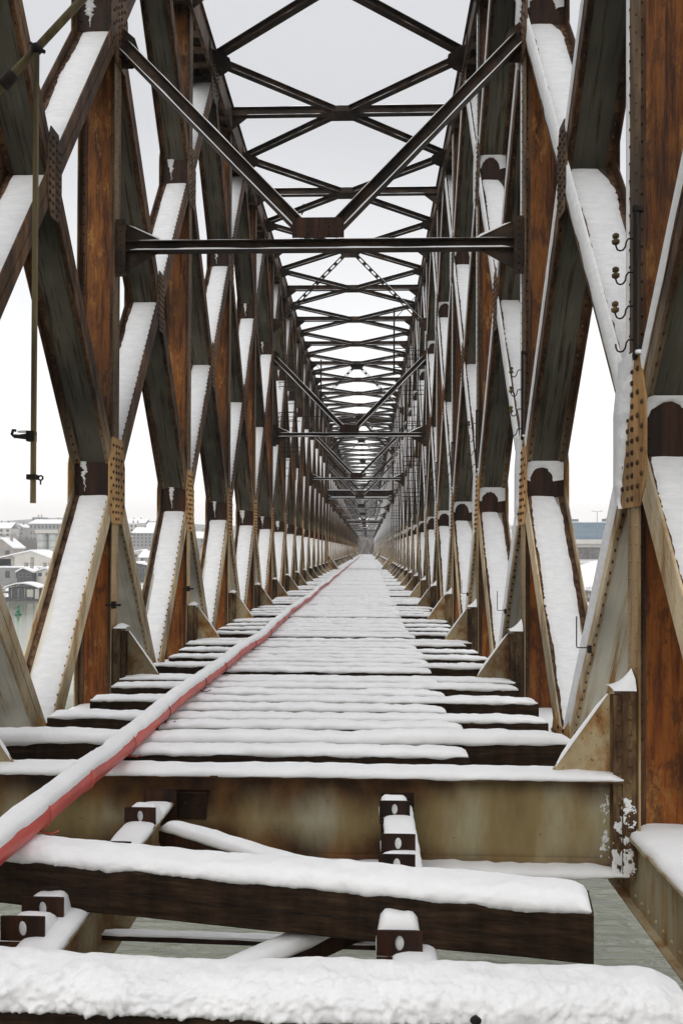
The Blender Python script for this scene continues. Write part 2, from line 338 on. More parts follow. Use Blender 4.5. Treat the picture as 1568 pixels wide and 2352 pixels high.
def diag_snow(s, i0, i1, seed):
    """snow clinging to the upward face of an A diagonal"""
    key = ('s', s, i0, i1, seed)
    if key in cache: return cache[key]
    mb = MB()
    for i in range(i0, i1):
        y0, y1 = PAN/2*i, PAN/2*(i+1)
        a = Vector((0, y0, zn(i))); b = Vector((0, y1, zn(i+1))); d = (b-a).normalized(); L = (b-a).length
        n = Vector((0, -d.z, d.y)); xi = HW+.016; xo = HW+TD-.016
        t0 = .25 if i % 2 == 1 else .02; t1 = L-(.25 if i % 2 == 0 else .02)
        nl = 56; nw = 9; g = []
        for p in range(nl+1):
            t = t0+(t1-t0)*p/nl
            f1 = fbm(t*1.3, seed*5+i, s, 3); f2 = fbm(t*1.1+9, seed*3+i*2, s, 3)
            fj = .016*fbm(t*17, seed, i, 2)
            gi = max(.004, .028+.030*f1+fj)            # bare strip next to the inner flange
            go = max(.004, .045+.05*f2+fj)            # next to the outer flange
            top = max(0, (t-(t1-.35))/.35)
            go += .10*top*(1 if s > 0 else .1)+(.07*max(0, math.sin(math.pi*min(1, t/L*1.15)))**2 if s < 0 and i == 0 else 0)
            if s < 0: gi *= .35
            row = []
            for q in range(nw+1):
                u = q/nw; x = xi+gi+(xo-go-xi-gi)*u
                th = .022*(math.sin(math.pi*u)**.35 if 0 < u < 1 else 0)*min(1, (t-t0)/.05+.2)*min(1, (t1-t)/.02+.15)
                th *= 1+.12*fbm(t*4, x*6, seed+i, 3)
                th += (.012 if 0 < u < 1 else 0)*fbm(t*13, x*7, seed*2, 3)*.35
                row.append(Vector((s*x, 0, 0))+a+d*t+n*(.009+max(th, .0)))
            g.append(row)
        vs = [v for r in g for v in r]; k = nw+1
        fs = [(p*k+q, p*k+q+1, (p+1)*k+q+1, (p+1)*k+q) for p in range(nl) for q in range(nw)]
        mb.add(vs, fs if s > 0 else [f[::-1] for f in fs], 0, True)
    me = mb.mesh('snow', ['snow_wall']); cache[key] = me
    return me
def flange_snow(s, kind, i0, i1, seed):
    """wind-plastered snow on the inner face of a flange (right truss)"""
    key = ('fs', s, kind, i0, i1, seed)
    if key in cache: return cache[key]
    mb = MB(); sg = 1 if kind == 'A' else -1
    for i in range(i0, i1):
        a = Vector((0, sg*PAN/2*i, zn(i))); b = Vector((0, sg*PAN/2*(i+1), zn(i+1))); d = (b-a).normalized(); L = (b-a).length
        n = Vector((0, -d.z, d.y))
        if n.z < 0: n = -n                      # the upper edge
        nl = 40
        for (lo, hi, xx) in ((.035 if kind == 'B' else -.075, .118, HW-.012),):
            g = []
            for p in range(nl+1):
                t = L*p/nl; j = .022*fbm(t*2.3, seed, i, 3)+.006*fbm(t*12, seed, i, 2)
                e0 = lo+j-(.06 if i == 0 else 0)
                g.append([a+d*t+n*e0+Vector((s*(HW+.0), 0, 0)), a+d*t+n*(e0+.015)+Vector((s*xx, 0, 0)), a+d*t+n*(hi+.008)+Vector((s*xx, 0, 0)), a+d*t+n*(hi+.012)+Vector((s*(HW+.016), 0, 0))])
            vs = [v for r in g for v in r]
            mb.add(vs, [(p*4+q, p*4+q+1, p*4+q+5, p*4+q+4) for p in range(nl) for q in range(3)], 0, True)
    me = mb.mesh('snow', ['snow_wall']); cache[key] = me
    return me
def post_mesh(s, riv):
    key = ('p', s, riv)
    if key in cache: return cache[key]
    mb = MB(); X = Vector((s, 0, 0)); z0, z1 = -.60, 11.6
    xi = HW+.009; xo = HW+TD-.009
    for xc, hw in ((xi+.007, .125), (xo-.007, .125)): mb.box(min(s*(xc-.007), s*(xc+.007)), max(s*(xc-.007), s*(xc+.007)), -hw, hw, z0, z1, 1)
    lo, hi = sorted((s*(xi+.016), s*(xo-.016))); mb.box(lo, hi, -.007, .007, z0, z1, 0)
    for xc in (xi+.052, xo-.052): mb.box(s*xc-.036, s*xc+.036, -.018, -.0085, z0, z1, 2)
    if riv:
        z = z0+.06
        while z < z1:
            for xc in (xi+.052, xo-.052): mb.rivet((s*xc, -.018, z), (0, -1, 0), .019, 2)
            for q in (-.07, .07): mb.rivet((s*xi, q, z), (-s, 0, 0), .013, 1)
            z += .13
    me = mb.mesh('post', ['post_web', 'post_flange', 'rivet_shade_rust']); cache[key] = me
    return me
def post_snow(s, seed):
    key = ('ps', s, seed)
    if key in cache: return cache[key]
    mb = MB(); g = []; n = 150
    for p in range(n+1):
        z = 3.0+8.4*p/n; j = .012*fbm(z*2, seed, 0, 3)+.004*fbm(z*12, seed, 3, 2); x = s*(HW+.009)
        g.append([(x-s*.001, .080+j, z), (x-s*.014, .087+j, z), (x-s*.014, .126, z), (x+s*.010, .133, z)])
    vs = [v for r in g for v in r]
    mb.add(vs, [(p*4+q, p*4+q+1, p*4+q+5, p*4+q+4) for p in range(n) for q in range(3)], 0, True)
    me = mb.mesh('snow', ['snow_wall']); cache[key] = me
    return me
def gusset_mesh(s, kind, riv):
    key = ('g', s, kind, riv)
    if key in cache: return cache[key]
    mb = MB()
    if kind == 'post': poly = [(-.20, -.56), (.20, -.56), (.33, -.38), (.33, .18), (.20, .54), (-.20, .54), (-.33, .18), (-.33, -.38)]
    elif kind == 'mid': poly = [(-.10, -.46), (.10, -.46), (.19, -.22), (.19, .22), (.10, .46), (-.10, .46), (-.19, .22), (-.19, -.22)]
    elif kind == 'top': poly = [(-.50, .62), (-.42, -.05), (-.24, -.42), (.24, -.42), (.42, -.05), (.50, .62)]
    else: poly = [(-.50, -.50), (-.44, .10), (-.30, .42), (-.12, .30), (.12, .30), (.30, .42), (.44, .10), (.50, -.50)]
    if s < 0: pass
    xx = HW-.013; lo, hi = sorted((s*xx, s*(xx+.012))); mb.prism(poly, 'x', lo, hi, 0)
    mo = MB(); xx = HW+TD+.001; lo, hi = sorted((s*xx, s*(xx+.012))); mo.prism(poly, 'x', lo, hi, 0); cache[('go', s, kind)] = mo.mesh('outer_gusset', ['gusset'])
    if riv:
        X = s*(HW-.013)
        cols = (-.26, -.17, -.05, .05, .17, .26) if kind == 'post' else (-.13, -.05, .05, .13) if kind == 'mid' else (-.36, -.24, -.1, .1, .24, .36)
        h = .5 if kind == 'post' else .4
        z = -h
        r = 0
        while z <= h:
            for c in cols:
                lim = .30 if kind == 'post' else .16 if kind == 'mid' else .4
                inside = True
                if kind == 'post': inside = abs(c) < .31-max(0, z-.18)*.36-max(0, -z-.38)*.8-.02
                if kind == 'mid': inside = abs(c) < .17-max(0, abs(z)-.22)*.35
                if kind == 'top': inside = z > -.4+abs(c)*.9
                if kind == 'bottom': inside = z < .40-abs(c)*.5
                if inside and (abs(c) < .1 or (r+int(abs(c)*100)) % 2 == 0 or kind != 'post'): mb.rivet((X, c, z), (-s, 0, 0), .023, 1)
            z += .085; r += 1
    me = mb.mesh('gusset', ['gusset', 'rivet_shade_rust']); cache[key] = me
    return me
def gusset_snow(s, seed):
    key = ('gs', s, seed)
    if key in cache: return cache[key]
    mb = MB(); x = s*(HW-.013); g = []; n = 40
    for p in range(n+1):
        z = -.56+1.12*p/n
        far = .33 if -.38 < z < .18 else (.20+.13*(.54-z)/.36 if z >= .18 else .20+.13*(z+.56)/.18)
        far = max(far, .2)
        cov = .26-.36*((z+.56)/1.1)**.9+.03*fbm(z*2.5, seed, 1, 3)+.022*fbm(z*11, seed, 4, 2)
        cov = min(far-.01, max(cov, -.17))
        g.append([(x-s*.001, cov, z), (x-s*.020, cov+.012, z), (x-s*.024, far+.01, z), (x+s*.02, far+.022, z)])
    vs = [v for r in g for v in r]
    mb.add(vs, [(p*4+q, p*4+q+1, p*4+q+5, p*4+q+4) for p in range(n) for q in range(3)], 0, True)
    # little cap on the top edge
    me2 = snow_lump(.42, .03, .035, seed, .03, 8, .01, .01, .004, 0, .1)
    mb.add([(v[1]+x+s*.006, -.21+v[0], .54+v[2]) for v in me2.v], me2.f, 0, True)
    me = mb.mesh('snow', ['snow_wall']); cache[key] = me
    return me
def diaphragm_mesh(s):
    key = ('dp', s)
    if key in cache: return cache[key]
    mb = MB(); lo, hi = sorted((s*(HW+.02), s*(HW+TD-.02)))
    y = -.165; mb.box(lo, hi, y, y+.012, -.235, .235)
    for z in (-.19, -.07, .07, .19):
        for x in (HW+.06, HW+TD-.06): mb.rivet((s*x, -.166, z), (0, -1, 0), .015)
    cache[key] = mb.mesh('diaphragm', ['dark_rust']); return cache[key]
def diaphragm_snow(s, seed):
    key = ('dps', s, seed)
    if key in cache: return cache[key]
    mb = MB(); n = 16; xs0, xs1 = HW+.022, HW+TD-.022; g = []
    if s > 0:     # snow frame with an arched dark opening
        n = 28; c = (HW+TD*.42); 
        for p in range(n+1):
            a = math.pi*p/n; rx, rz = .165, .20
            rr = (.94+.12*math.sin(seed*2.7))*(1+.10*fbm(p*.6, seed, 0, 4))
            ix, iz = c+rx*rr*math.cos(a)*(1.0+.1*math.sin(seed)), rz*rr*math.sin(a)-.02
            k = min((xs1-c)/max(1e-4, abs(math.cos(a))) if math.cos(a) > 0 else (c-xs0)/max(1e-4, abs(math.cos(a))), .235/max(1e-4, math.sin(a)))
            ox, oz = c+k*math.cos(a), k*math.sin(a)
            g.append([(s*ix, -.167, iz), (s*((ix*2+ox)/3), -.19, (iz*2+oz)/3), (s*ox, -.185, oz)])
        vs = [v for r in g for v in r]
        mb.add(vs, [(p*3+q, p*3+q+1, p*3+q+4, p*3+q+3) for p in range(n) for q in range(2)], 0, True)
    else:         # a tapering patch on the outer side
        n = 44
        for p in range(n+1):
            u = p/n; z = .228-.38*u; wv = ((.055+.045*math.sin(seed*2.1)**2)*(1-u**(1.2+math.sin(seed)*.6))*(.75+.5*fbm(p*.35, seed, 0, 4))+.012*fbm(p*.9, seed, 7, 3)); c = HW+TD*(.66+.08*math.sin(seed*1.3))+.03*fbm(p*.12, seed, 2, 2)-.02*u
            if u > .6: wv *= .45+.9*fbm(p*.6, seed, 3, 3)
            wv = max(wv, .003)
            g.append([(s*(c-wv), -.167, z), (s*(c-wv*.6), -.182, z), (s*(c+wv*.6), -.182, z), (s*(c+wv), -.167, z)])
        vs = [v for r in g for v in r]
        mb.add(vs, [(p*4+q, p*4+q+1, p*4+q+5, p*4+q+4) for p in range(n) for q in range(3)], 0, True)
    cache[key] = mb.mesh('snow', ['snow_wall']); return cache[key]
def ibeam(mb, a, b, h, wd, tf=.012, tw=.01, mi=0, up=(0, 0, 1)):
    a = Vector(a); b = Vector(b); d = (b-a).normalized(); up = Vector(up); side = d.cross(up).normalized(); up = side.cross(d).normalized()
    mb.bar(a+up*(h/2-tf/2), b+up*(h/2-tf/2), side, up, wd/2, tf/2, mi)
    mb.bar(a-up*(h/2-tf/2), b-up*(h/2-tf/2), side, up, wd/2, tf/2, mi)
    mb.bar(a, b, side, up, tw/2, h/2-tf-.0005, mi)
def strip_snow(mb, a, b, wd, th, seed):
    """thin ragged snow line along a-b (any direction), lying on its top"""
    a = Vector(a); b = Vector(b); d = (b-a); L = d.length; d.normalize(); side = d.cross(Vector((0, 0, 1))).normalized(); up = side.cross(d)
    n = max(6, int(L/.12)); vs = []
    for i in range(n+1):
        t = L*i/n; q = .65+.5*fbm(t*1.5, seed, 0, 3); q = max(q, .05)
        e = 0.05 if i in (0, n) else 1
        for u, v in ((-.5, 0), (-.42, .8), (0, 1), (.42, .8), (.5, 0)):
            vs.append(a+d*t+side*wd*u+up*th*v*q*e)
    mb.add(vs, [(i*5+j, (i+1)*5+j, (i+1)*5+j+1, i*5+j+1) for i in range(n) for j in range(4)], 0, True)

SPANS = [(1.76, 'nearest'), (1.76+PAN*15+.5, 'second'), (1.76+2*(PAN*15+.5), 'third'), (1.76+3*(PAN*15+.5), 'farthest')]
NP = 15
def top_strut():
    mb = MB(); ibeam(mb, (-2.6, 0, 0), (2.6, 0, 0), .20, .15)
    for s in (-1, 1):   # corner plates
        mb.prism([(s*2.6, -.42), (s*2.6, .12), (s*1.95, .12), (s*2.12, -.05)][::s], 'y', -.014, -.006)
    mb.prism([(-.52, -.085), (.52, -.085), (.36, .10), (-.36, .10)], 'y', -.084, -.077)
    return mb.mesh('top_strut', ['strut'])
TOPS = top_strut()
mb = MB(); mb.prism([(-.36, -.22), (.36, -.22), (.36, .22), (-.36, .22)], 'z', -.112, -.102)
for i in range(5):
    for j in (-.16, -.06, .06, .16): mb.rivet((-.28+.14*i, j, -.112), (0, 0, -1), .015)
TOPG = mb.mesh('centre_gusset', ['strut'])
mb = MB(); strip_snow(mb, (-2.3, -.045, -.088), (2.3, -.045, -.088), .05, .022, 3); strip_snow(mb, (-2.5, 0, .10), (2.5, 0, .10), .14, .035, 4)
TOPSN = mb.mesh('snow', ['snow'])
def lateral(s, dy):
    mb = MB(); a = Vector((s*.18, .10*dy, -.02)); b = Vector((s*2.55, (PAN/2-.10)*dy, -.02))
    ibeam(mb, a, b, .15, .14)
    ms = MB(); d = (b-a).normalized(); sd = d.cross(Vector((0, 0, 1)))
    if sd.y > 0: sd = -sd
    strip_snow(ms, a+sd*.038+Vector((0, 0, -.062)), b+sd*.038+Vector((0, 0, -.062)), .045, .02, s*3+dy); strip_snow(ms, a+Vector((0, 0, .075)), b+Vector((0, 0, .075)), .12, .03, 7)
    return mb.mesh('lateral', ['strut']), ms.mesh('snow', ['snow'])
LAT = {(s, dy): lateral(s, dy) for s in (-1, 1) for dy in (-1, 1)}
def side_plate(s):
    mb = MB(); mb.prism([(s*2.62, -.50), (s*2.42, -.36), (s*2.26, -.15), (s*2.26, .15), (s*2.42, .36), (s*2.62, .50)][::s], 'z', -.110, -.098)
    return mb.mesh('side_gusset', ['strut'])
SIDEG = {s: side_plate(s) for s in (-1, 1)}
# sway frame pieces
mb = MB()
for z in (5.46, 5.58): mb.box(-2.59, 2.59, -.07, .07, z-.006, z+.006)
mb.box(-2.59, 2.59, -.006, .006, 5.467, 5.573)
for s in (-1, 1):
    mb.prism([(s*2.6, 5.14), (s*2.6, 5.452), (s*2.05, 5.452)][::-s], 'y', -.012, 0.0)
    mb.prism([(s*2.6, 5.58), (s*2.6, 5.88), (s*2.45, 5.80), (s*1.98, 5.58)][::-s], 'y', -.012, 0.0)
    mb.box(min(s*2.48, s*2.6), max(s*2.48, s*2.6), -.075, -.062, 5.12, 5.86)
    for q in range(8): mb.rivet((s*2.54, -.076, 5.17+.09*q), (0, -1, 0), .015)
SWB = mb.mesh('sway_beam', ['strut'])
mb = MB(); strip_snow(mb, (-2.45, -.035, 5.466), (2.45, -.035, 5.466), .062, .035, 2); strip_snow(mb, (-2.4, 0, 5.586), (2.5, 0, 5.586), .12, .02, 5)
for s in (-1, 1): strip_snow(mb, (s*2.45, -.01, 5.80), (s*2.0, -.01, 5.59), .03, .03, s)
SWBS = mb.mesh('snow', ['snow'])
mb = MB(); mb.prism([(-.33, 5.592), (.33, 5.592), (.33, 5.78), (.28, 5.85), (-.28, 5.85), (-.33, 5.78)], 'y', -.100, -.088)
for x in (-.28, -.14, 0, .14, .28):
    for z in (5.64, 5.74): mb.rivet((x, -.100, z), (0, -1, 0), .016)
SWG = mb.mesh('sway_gusset', ['dark_rust'])
def swaydiag(s):
    mb = MB(); ms = MB(); a = Vector((s*2.56, 0, 8.16)); b = Vector((s*.17, 0, 5.70)); d = (b-a).normalized(); n = Vector((-d.z, 0, d.x))
    if n.z < 0: n = -n
    Y = Vector((0, 1, 0))
    for q in (-.075, .075): mb.bar(a+n*q, b+n*q, Y, n, .07, .007)       # flanges
    mb.bar(a, b, Y, n, .006, .067)
    mb.prism([(s*2.6, 7.9), (s*2.6, 8.45), (s*2.42, 8.30), (s*2.34, 8.06), (s*2.44, 7.90)][::-s], 'y', .074, .086)
    strip_snow(ms, a-n*.066+Vector((0, -.036, 0)), b-n*.066+Vector((0, -.036, 0)), .05, .03, s*2)
    strip_snow(ms, a+n*.083, b+n*.083, .12, .022, s*4)
    return mb.mesh('sway_diagonal', ['strut']), ms.mesh('snow', ['snow'])
SWD = {s: swaydiag(s) for s in (-1, 1)}
def swayup(s):
    mb = MB(); ms = MB(); a = Vector((s*.14, 0, 11.72)); b = Vector((s*2.56, 0, 9.25)); d = (b-a).normalized(); n = Vector((-d.z, 0, d.x)); Y = Vector((0, 1, 0))
    for q in (-.05, .05): mb.bar(a+n*q, b+n*q, Y, n, .05, .007)
    L = (b-a).length; k = int(L/.3)
    for i in range(k): mb.bar(a+d*(.15+.3*i), a+d*(.25+.3*i), Y, n, .045, .045)
    strip_snow(ms, a+n*.058, b+n*.058, .09, .02, s); mb.prism([(s*2.6, 9.0), (s*2.6, 9.5), (s*2.42, 9.45), (s*2.34, 9.2)][::-s], 'y', -.07, -.058)
    return mb.mesh('upper_sway_diagonal', ['strut']), ms.mesh('snow', ['snow'])
SWU = {s: swayup(s) for s in (-1, 1)}
mb = MB(); mb.prism([(-.42, 11.82), (-.24, 11.56), (.24, 11.56), (.42, 11.82)], 'y', -.062, -.05); SWT = mb.mesh('upper_sway_gusset', ['strut'])
# floor beam and its knees
mb = MB()
mb.box(-2.50, 2.50, -.13, .13, -.062, -.045); mb.box(-2.50, 2.50, -.006, .006, -.735, -.063); mb.box(-2.50, 2.50, -.13, .13, -.752, -.736)
for z in (-.11, -.69): mb.box(-2.5, 2.5, -.016, -.007, z-.045, z+.045)
FB = mb.mesh('floor_beam', ['beam'])
def knee(s):
    mb = MB()
    mb.prism([(s*2.02, .002), (s*2.02, -.04), (s*2.49, -.04), (s*2.49, .56), (s*2.42, .56)][::s], 'y', -.006, .006, 0)
    lo, hi = sorted((s*2.435, s*2.5)); mb.box(lo, hi, -.018, -.007, -.72, .56, 1)
    lo, hi = sorted((s*2.502, s*2.596)); mb.box(lo, hi, -.11, -.098, -.76, .60, 1); mb.box(lo, hi, .098, .11, -.76, .60, 1); mb.box(min(s*2.5, s*2.51), max(s*2.5, s*2.51), -.097, .097, -.76, .60, 1)
    lo, hi = sorted((s*2.44, s*2.515)); mb.box(lo, hi, -.085, -.074, -.74, .565, 1)
    z = -.68
    while z < .55:
        mb.rivet((s*2.478, -.086, z), (0, -1, 0), .018, 1); mb.rivet((s*2.55, -.111, z+.05), (0, -1, 0), .018, 1); z += .115
    return mb.mesh('knee_bracket', ['knee', 'knee_angle'])
KN = {s: knee(s) for s in (-1, 1)}
def knee_snow(s):
    mb = MB(); vs = []; n = 8
    pts = []   # a little tilted drift on the flat top, rising to the post
    for i in range(n+1):
        u = i/n; x = 2.43+.165*u; h = (.02+.13*u**1.8) if s > 0 else .02+.05*u*(1-u)*3
        for (yy, q) in ((-.12, 0), (-.09, .55), (0, 1), (.09, .55), (.12, 0)): vs.append((s*x, yy, .602+h*q))
    mb.add(vs, [(i*5+j, (i+1)*5+j, (i+1)*5+j+1, i*5+j+1) for i in range(n) for j in range(4)], 0, True)
    strip_snow(mb, (s*2.42, 0, .56), (s*2.04, 0, .02), .03, .025, s)
    return mb.mesh('snow', ['snow'])
KNS = {s: knee_snow(s) for s in (-1, 1)}
FBS = [snow_mesh(5.0, .26, .05, 30+i, .05, 12, .015, .012, .012) for i in range(3)]

def put(name, me, parent, y=0, x=0, z=0, snow=None, label=None):
    o = link(name, me, parent, (x, y, z))
    if label: o['label'] = label
    if snow is not None:
        sn = link('snow_cover', snow, o)
    return o
spans = []
for si, (Y0, nm) in enumerate(SPANS):
    lab = {'nearest': 'nearest rusty riveted lattice truss span, with snow on its diagonals',
           'second': 'dark lattice truss span seen through the first deep black portal beam',
           'third': 'third steel truss span along the track, small and faded behind the second span',
           'farthest': 'farthest and palest steel truss span, framing the bright opening at the end'}[nm]
    root = empty('truss_span', (0, Y0, 0), lab, 'bridge span', 'steel truss spans of the railway bridge'); spans.append(root)
    riv = si == 0
    for s in (-1, 1):
        for j in range(-1, NP):                     # feet at half nodes -0.5 .. 14.5
            yf = (j+.5)*PAN
            for kind, sg in (('A', 1), ('B', -1)):
                i1 = 0
                while i1 < 4 and -.5-1e-6 <= (j+.5)+sg*.5*(i1+1) <= 14.5+1e-6: i1 += 1
                if i1 == 0: continue
                o = put('diagonal', diag_mesh(s, kind, 0, i1, riv and j < 9), root, yf)
                if kind == 'A': link('snow_cover', diag_snow(s, 0, i1, j % 5 if si == 0 else 0), o)
                if s > 0 and kind == 'A' and i1 > 1: link('wind_snow', flange_snow(s, kind, 1, i1, j % 4 if si == 0 else 0), o)
                if s > 0 and kind == 'B': link('wind_snow', flange_snow(s, kind, 0, i1, j % 4 if si == 0 else 0), o)
        # remnants that start above the deck because the span ends: fill the upper corners
        for (j0, kind, sg) in ((-.5, 'A', 1), (14.5, 'B', -1)):
            for i0 in (2,):
                yf = (j0-sg*.5*i0)*PAN
                put('diagonal', diag_mesh(s, kind, i0, 4, False), root, yf)
        for j in range(NP):
            o = put('post', post_mesh(s, riv and j < 9), root, j*PAN)
            if s > 0: link('wind_snow', post_snow(s, j % 3), o)
            for z in (zn(1), zn(3)):
                g = put('gusset', gusset_mesh(s, 'post', riv and j < 8), root, j*PAN, 0, z)
                if s > 0: link('snow_cover', gusset_snow(s, j % 3), g)
                put('outer_gusset', cache[('go', s, 'post')], root, j*PAN, 0, z)
                dph = put('diaphragm', diaphragm_mesh(s), root, j*PAN, 0, z)
                link('snow_patch', diaphragm_snow(s, (j*3+(1 if z > 4 else 0)) % 13), dph)
            kn = put('knee_bracket', KN[s], root, j*PAN, snow=KNS[s])
        for j in range(-1, NP):
            y = (j+.5)*PAN
            put('gusset', gusset_mesh(s, 'mid', riv and j < 7), root, y, 0, zn(2))
            put('outer_gusset', cache[('go', s, 'mid')], root, y, 0, zn(2))
            put('top_gusset', gusset_mesh(s, 'top', riv and j < 7), root, y, 0, zn(4))
            put('bottom_gusset', gusset_mesh(s, 'bottom', riv and j < 5), root, y, 0, zn(0)+.02)
            put('outer_top_gusset', cache[('go', s, 'top')], root, y, 0, zn(4)); put('outer_bottom_gusset', cache[('go', s, 'bottom')], root, y, 0, zn(0)+.02)
        # chords
        y0, y1 = -.5*PAN-.15, 14.5*PAN+.15
        mb = MB(); a, b = sorted((s*(HW+.012), s*(HW+.03))); mb.box(a, b, y0, y1, -.98, -.47); a, b = sorted((s*(HW+TD-.03), s*(HW+TD-.012))); mb.box(a, b, y0, y1, -.98, -.47)
        a, b = sorted((s*(HW-.06), s*(HW+TD+.06))); mb.box(a, b, y0, y1, -.468, -.455)
        a, b = sorted((s*(HW-.05), s*(HW+.011))); mb.box(a, b, y0, y1, -.98, -.968)
        if si == 0:
            y = 1.0
            while y < 14:
                for z in (-.53, -.90): mb.rivet((s*(HW+.012), y, z), (-s, 0, 0), .018)
                y += .14
        o = link('bottom_chord', mb.mesh('bottom_chord', ['chord']), root)
        L = y1-y0; me = snow_mesh(L, .55, .07, 50+s+si, .14 if si == 0 else .6, 9, .03, .05)
        sn = link('snow_cover', me, o, (s*(HW+TD/2), y0, -.453), (0, 0, R(90)))
        mb = MB(); 
        for xx in (HW+.014, HW+TD-.03): a, b = sorted((s*xx, s*(xx+.014))); mb.box(a, b, y0, y1, 11.42, 12.1)
        a, b = sorted((s*(HW-.04), s*(HW+TD+.04))); mb.box(a, b, y0, y1, 12.102, 12.12)
        a, b = sorted((s*(HW-.05), s*(HW+.013))); mb.box(a, b, y0, y1, 11.42, 11.432)
        k = int((y1-y0)/.5)
        for i in range(k):          # batten plates under the chord
            a, b = sorted((s*(HW+.03), s*(HW+TD-.031))); mb.box(a, b, y0+.5*i+.05, y0+.5*i+.27, 11.425, 11.435)
        link('top_chord', mb.mesh('top_chord', ['chord']), root)
        # end posts
        for j in (-.5, 14.5):
            mb = MB(); a, b = sorted((s*(HW-.02), s*(HW+TD+.02))); mb.box(a, b, -.12, .12, -.45, 11.41)
            link('end_post', mb.mesh('end_post', ['chord']), root, (0, j*PAN+(.10 if j < 0 else -.10)*0, 0))
    for j in range(NP):
        fb = put('floor_beam', FB, root, j*PAN)
        link('snow_cover', FBS[j % 3], fb, (-2.5, 0, -.046))
        st = put('top_strut', TOPS, root, j*PAN, 0, ZT, TOPSN); put('centre_gusset', TOPG, root, j*PAN, 0, ZT)
        for s in (-1, 1):
            for dy in (-1, 1):
                put('lateral_brace', LAT[(s, dy)][0], root, j*PAN, 0, ZT, LAT[(s, dy)][1])
        if j % 4 == 2:
            put('sway_beam', SWB, root, j*PAN, snow=SWBS); put('sway_gusset', SWG, root, j*PAN)
            put('upper_sway_gusset', SWT, root, j*PAN)
            for s in (-1, 1): put('sway_diagonal', SWD[s][0], root, j*PAN, snow=SWD[s][1]); put('upper_sway_diagonal', SWU[s][0], root, j*PAN, snow=SWU[s][1])
    for j in range(-1, NP):
        for s in (-1, 1): put('side_gusset', SIDEG[s], root, (j+.5)*PAN, 0, ZT)
    # portals at both ends
    for j in (-.5, 14.5):
        mb = MB(); mb.box(-2.58, 2.58, -.01, .01, 5.75, 6.28); mb.box(-2.58, 2.58, -.14, .14, 5.735, 5.749); mb.box(-2.58, 2.58, -.14, .14, 6.281, 6.295)
        for s in (-1, 1):
            poly = [(s*2.58, 5.2)]+[(s*(2.58-.55+.55*math.cos(R(a))), 5.18+.555*math.sin(R(a))) for a in range(0, 91, 15)]+[(s*2.58, 5.735)]
            mb.prism(poly[::-s], 'y', -.008, .008)
            for (x0, z0, x1, z1) in ((2.56, 9.0, .1, 6.32), (.2, 11.8, 2.56, 9.2)): ibeam(mb, (s*x0, 0, z0), (s*x1, 0, z1), .14, .12, up=(0, 1, 0))
        ibeam(mb, (-2.6, 0, ZT), (2.6, 0, ZT), .3, .2)
        po = link('portal_beam', mb.mesh('portal_beam', ['strut']), root, (0, j*PAN, 0))
        ms = MB(); strip_snow(ms, (-2.5, -.075, 5.75), (2.5, -.075, 5.75), .12, .05, 1); ms.box(-2.55, 2.55, -.155, -.141, 5.738, 5.80); ms.box(-2.55, 2.55, -.155, -.141, 6.285, 6.345); strip_snow(ms, (-2.5, 0, 6.296), (2.5, 0, 6.296), .25, .07, 8); link('snow_cover', ms.mesh('snow', ['snow']), po)
        for s in (-1, 1):
            mb = MB(); mb.prism([(s*1.65, 0), (s*2.58, 0), (s*2.58, 1.15), (s*2.35, 1.05)][::s], 'y', -.012, .012); k = link('end_knee', mb.mesh('end_knee', ['knee']), root, (0, j*PAN, 0))
            ms = MB(); strip_snow(ms, (s*2.35, 0, 1.06), (s*1.66, 0, .012), .05, .05, 3); link('snow_cover', ms.mesh('snow', ['snow']), k)
    # stringers under the sleepers
    for s in (-1, 1):
        y0, y1 = -.5*PAN, 14.5*PAN
        mb = MB()
        for j in range(-1, NP):
            a = max(y0, j*PAN+.14); b = min(y1, (j+1)*PAN-.14)
            mb.box(s*.87-.105, s*.87+.105, a, b, -.262, -.247); mb.box(s*.87-.006, s*.87+.006, a, b, -.64, -.263); mb.box(s*.87-.105, s*.87+.105, a, b, -.655, -.641)
            mb.box(s*.87-.12, s*.87+.12, b+.002, b+.012, -.66, -.15, 1); 
        o = link('stringer', mb.mesh('stringer', ['knee', 'dark_rust']), root)
        if si == 0:
            me = snow_mesh(3.98, .2, .035, 70+s, .06, 9, .008, .02, .006, 0, .06)
            for j in (0,): link('snow_cover', me, o, (s*.87, j*PAN+.14, -.246), (0, 0, R(90)))

# loose ironwork on the open bay in front of the near floor beam (parts of the nearest span)
root = spans[0]; Yr = SPANS[0][0]
def cleat(x, y, wd=.21, h=.115, snow=.05):
    mb = MB(); n = 32; hx, hz = .020, .036; ang = []
    for i in range(n):
        a = 2*math.pi*(i+.5)/n; c, s_ = math.cos(a), math.sin(a); k = min(wd/2/max(abs(c), 1e-5), h/2/max(abs(s_), 1e-5)); ang.append(((c*k, s_*k), (c*hx, s_*hz)))
    vs = []
    for yy in (-.006, .006):
        for o, q in ang: vs.append((o[0], yy, h/2+o[1])); vs.append((q[0], yy, h/2+q[1]))
    fs = []
    for i in range(n):
        j = (i+1) % n; A = 2*i; B = 2*j; C = 2*n
        fs += [(A, B, B+1, A+1), (C+A, C+A+1, C+B+1, C+B), (A, C+A, C+B, B), (A+1, B+1, C+B+1, C+A+1)]
    mb.add(vs, fs); mb.box(-wd/2, wd/2, -.10, -.0065, -.012, -.002)
    o = link('rail_cleat', mb.mesh('rail_cleat', ['dark_rust']), root, (x, y-Yr, -.232))
    ms = snow_lump(wd*1.02, .16, snow+.05, int(y*100)+int(x*10), .02, 10, .01, .01, .006, 0, .06); link('snow_cover', ms.mesh('snow', ['snow']), o, (-wd*.51, .10, .0))
    return o
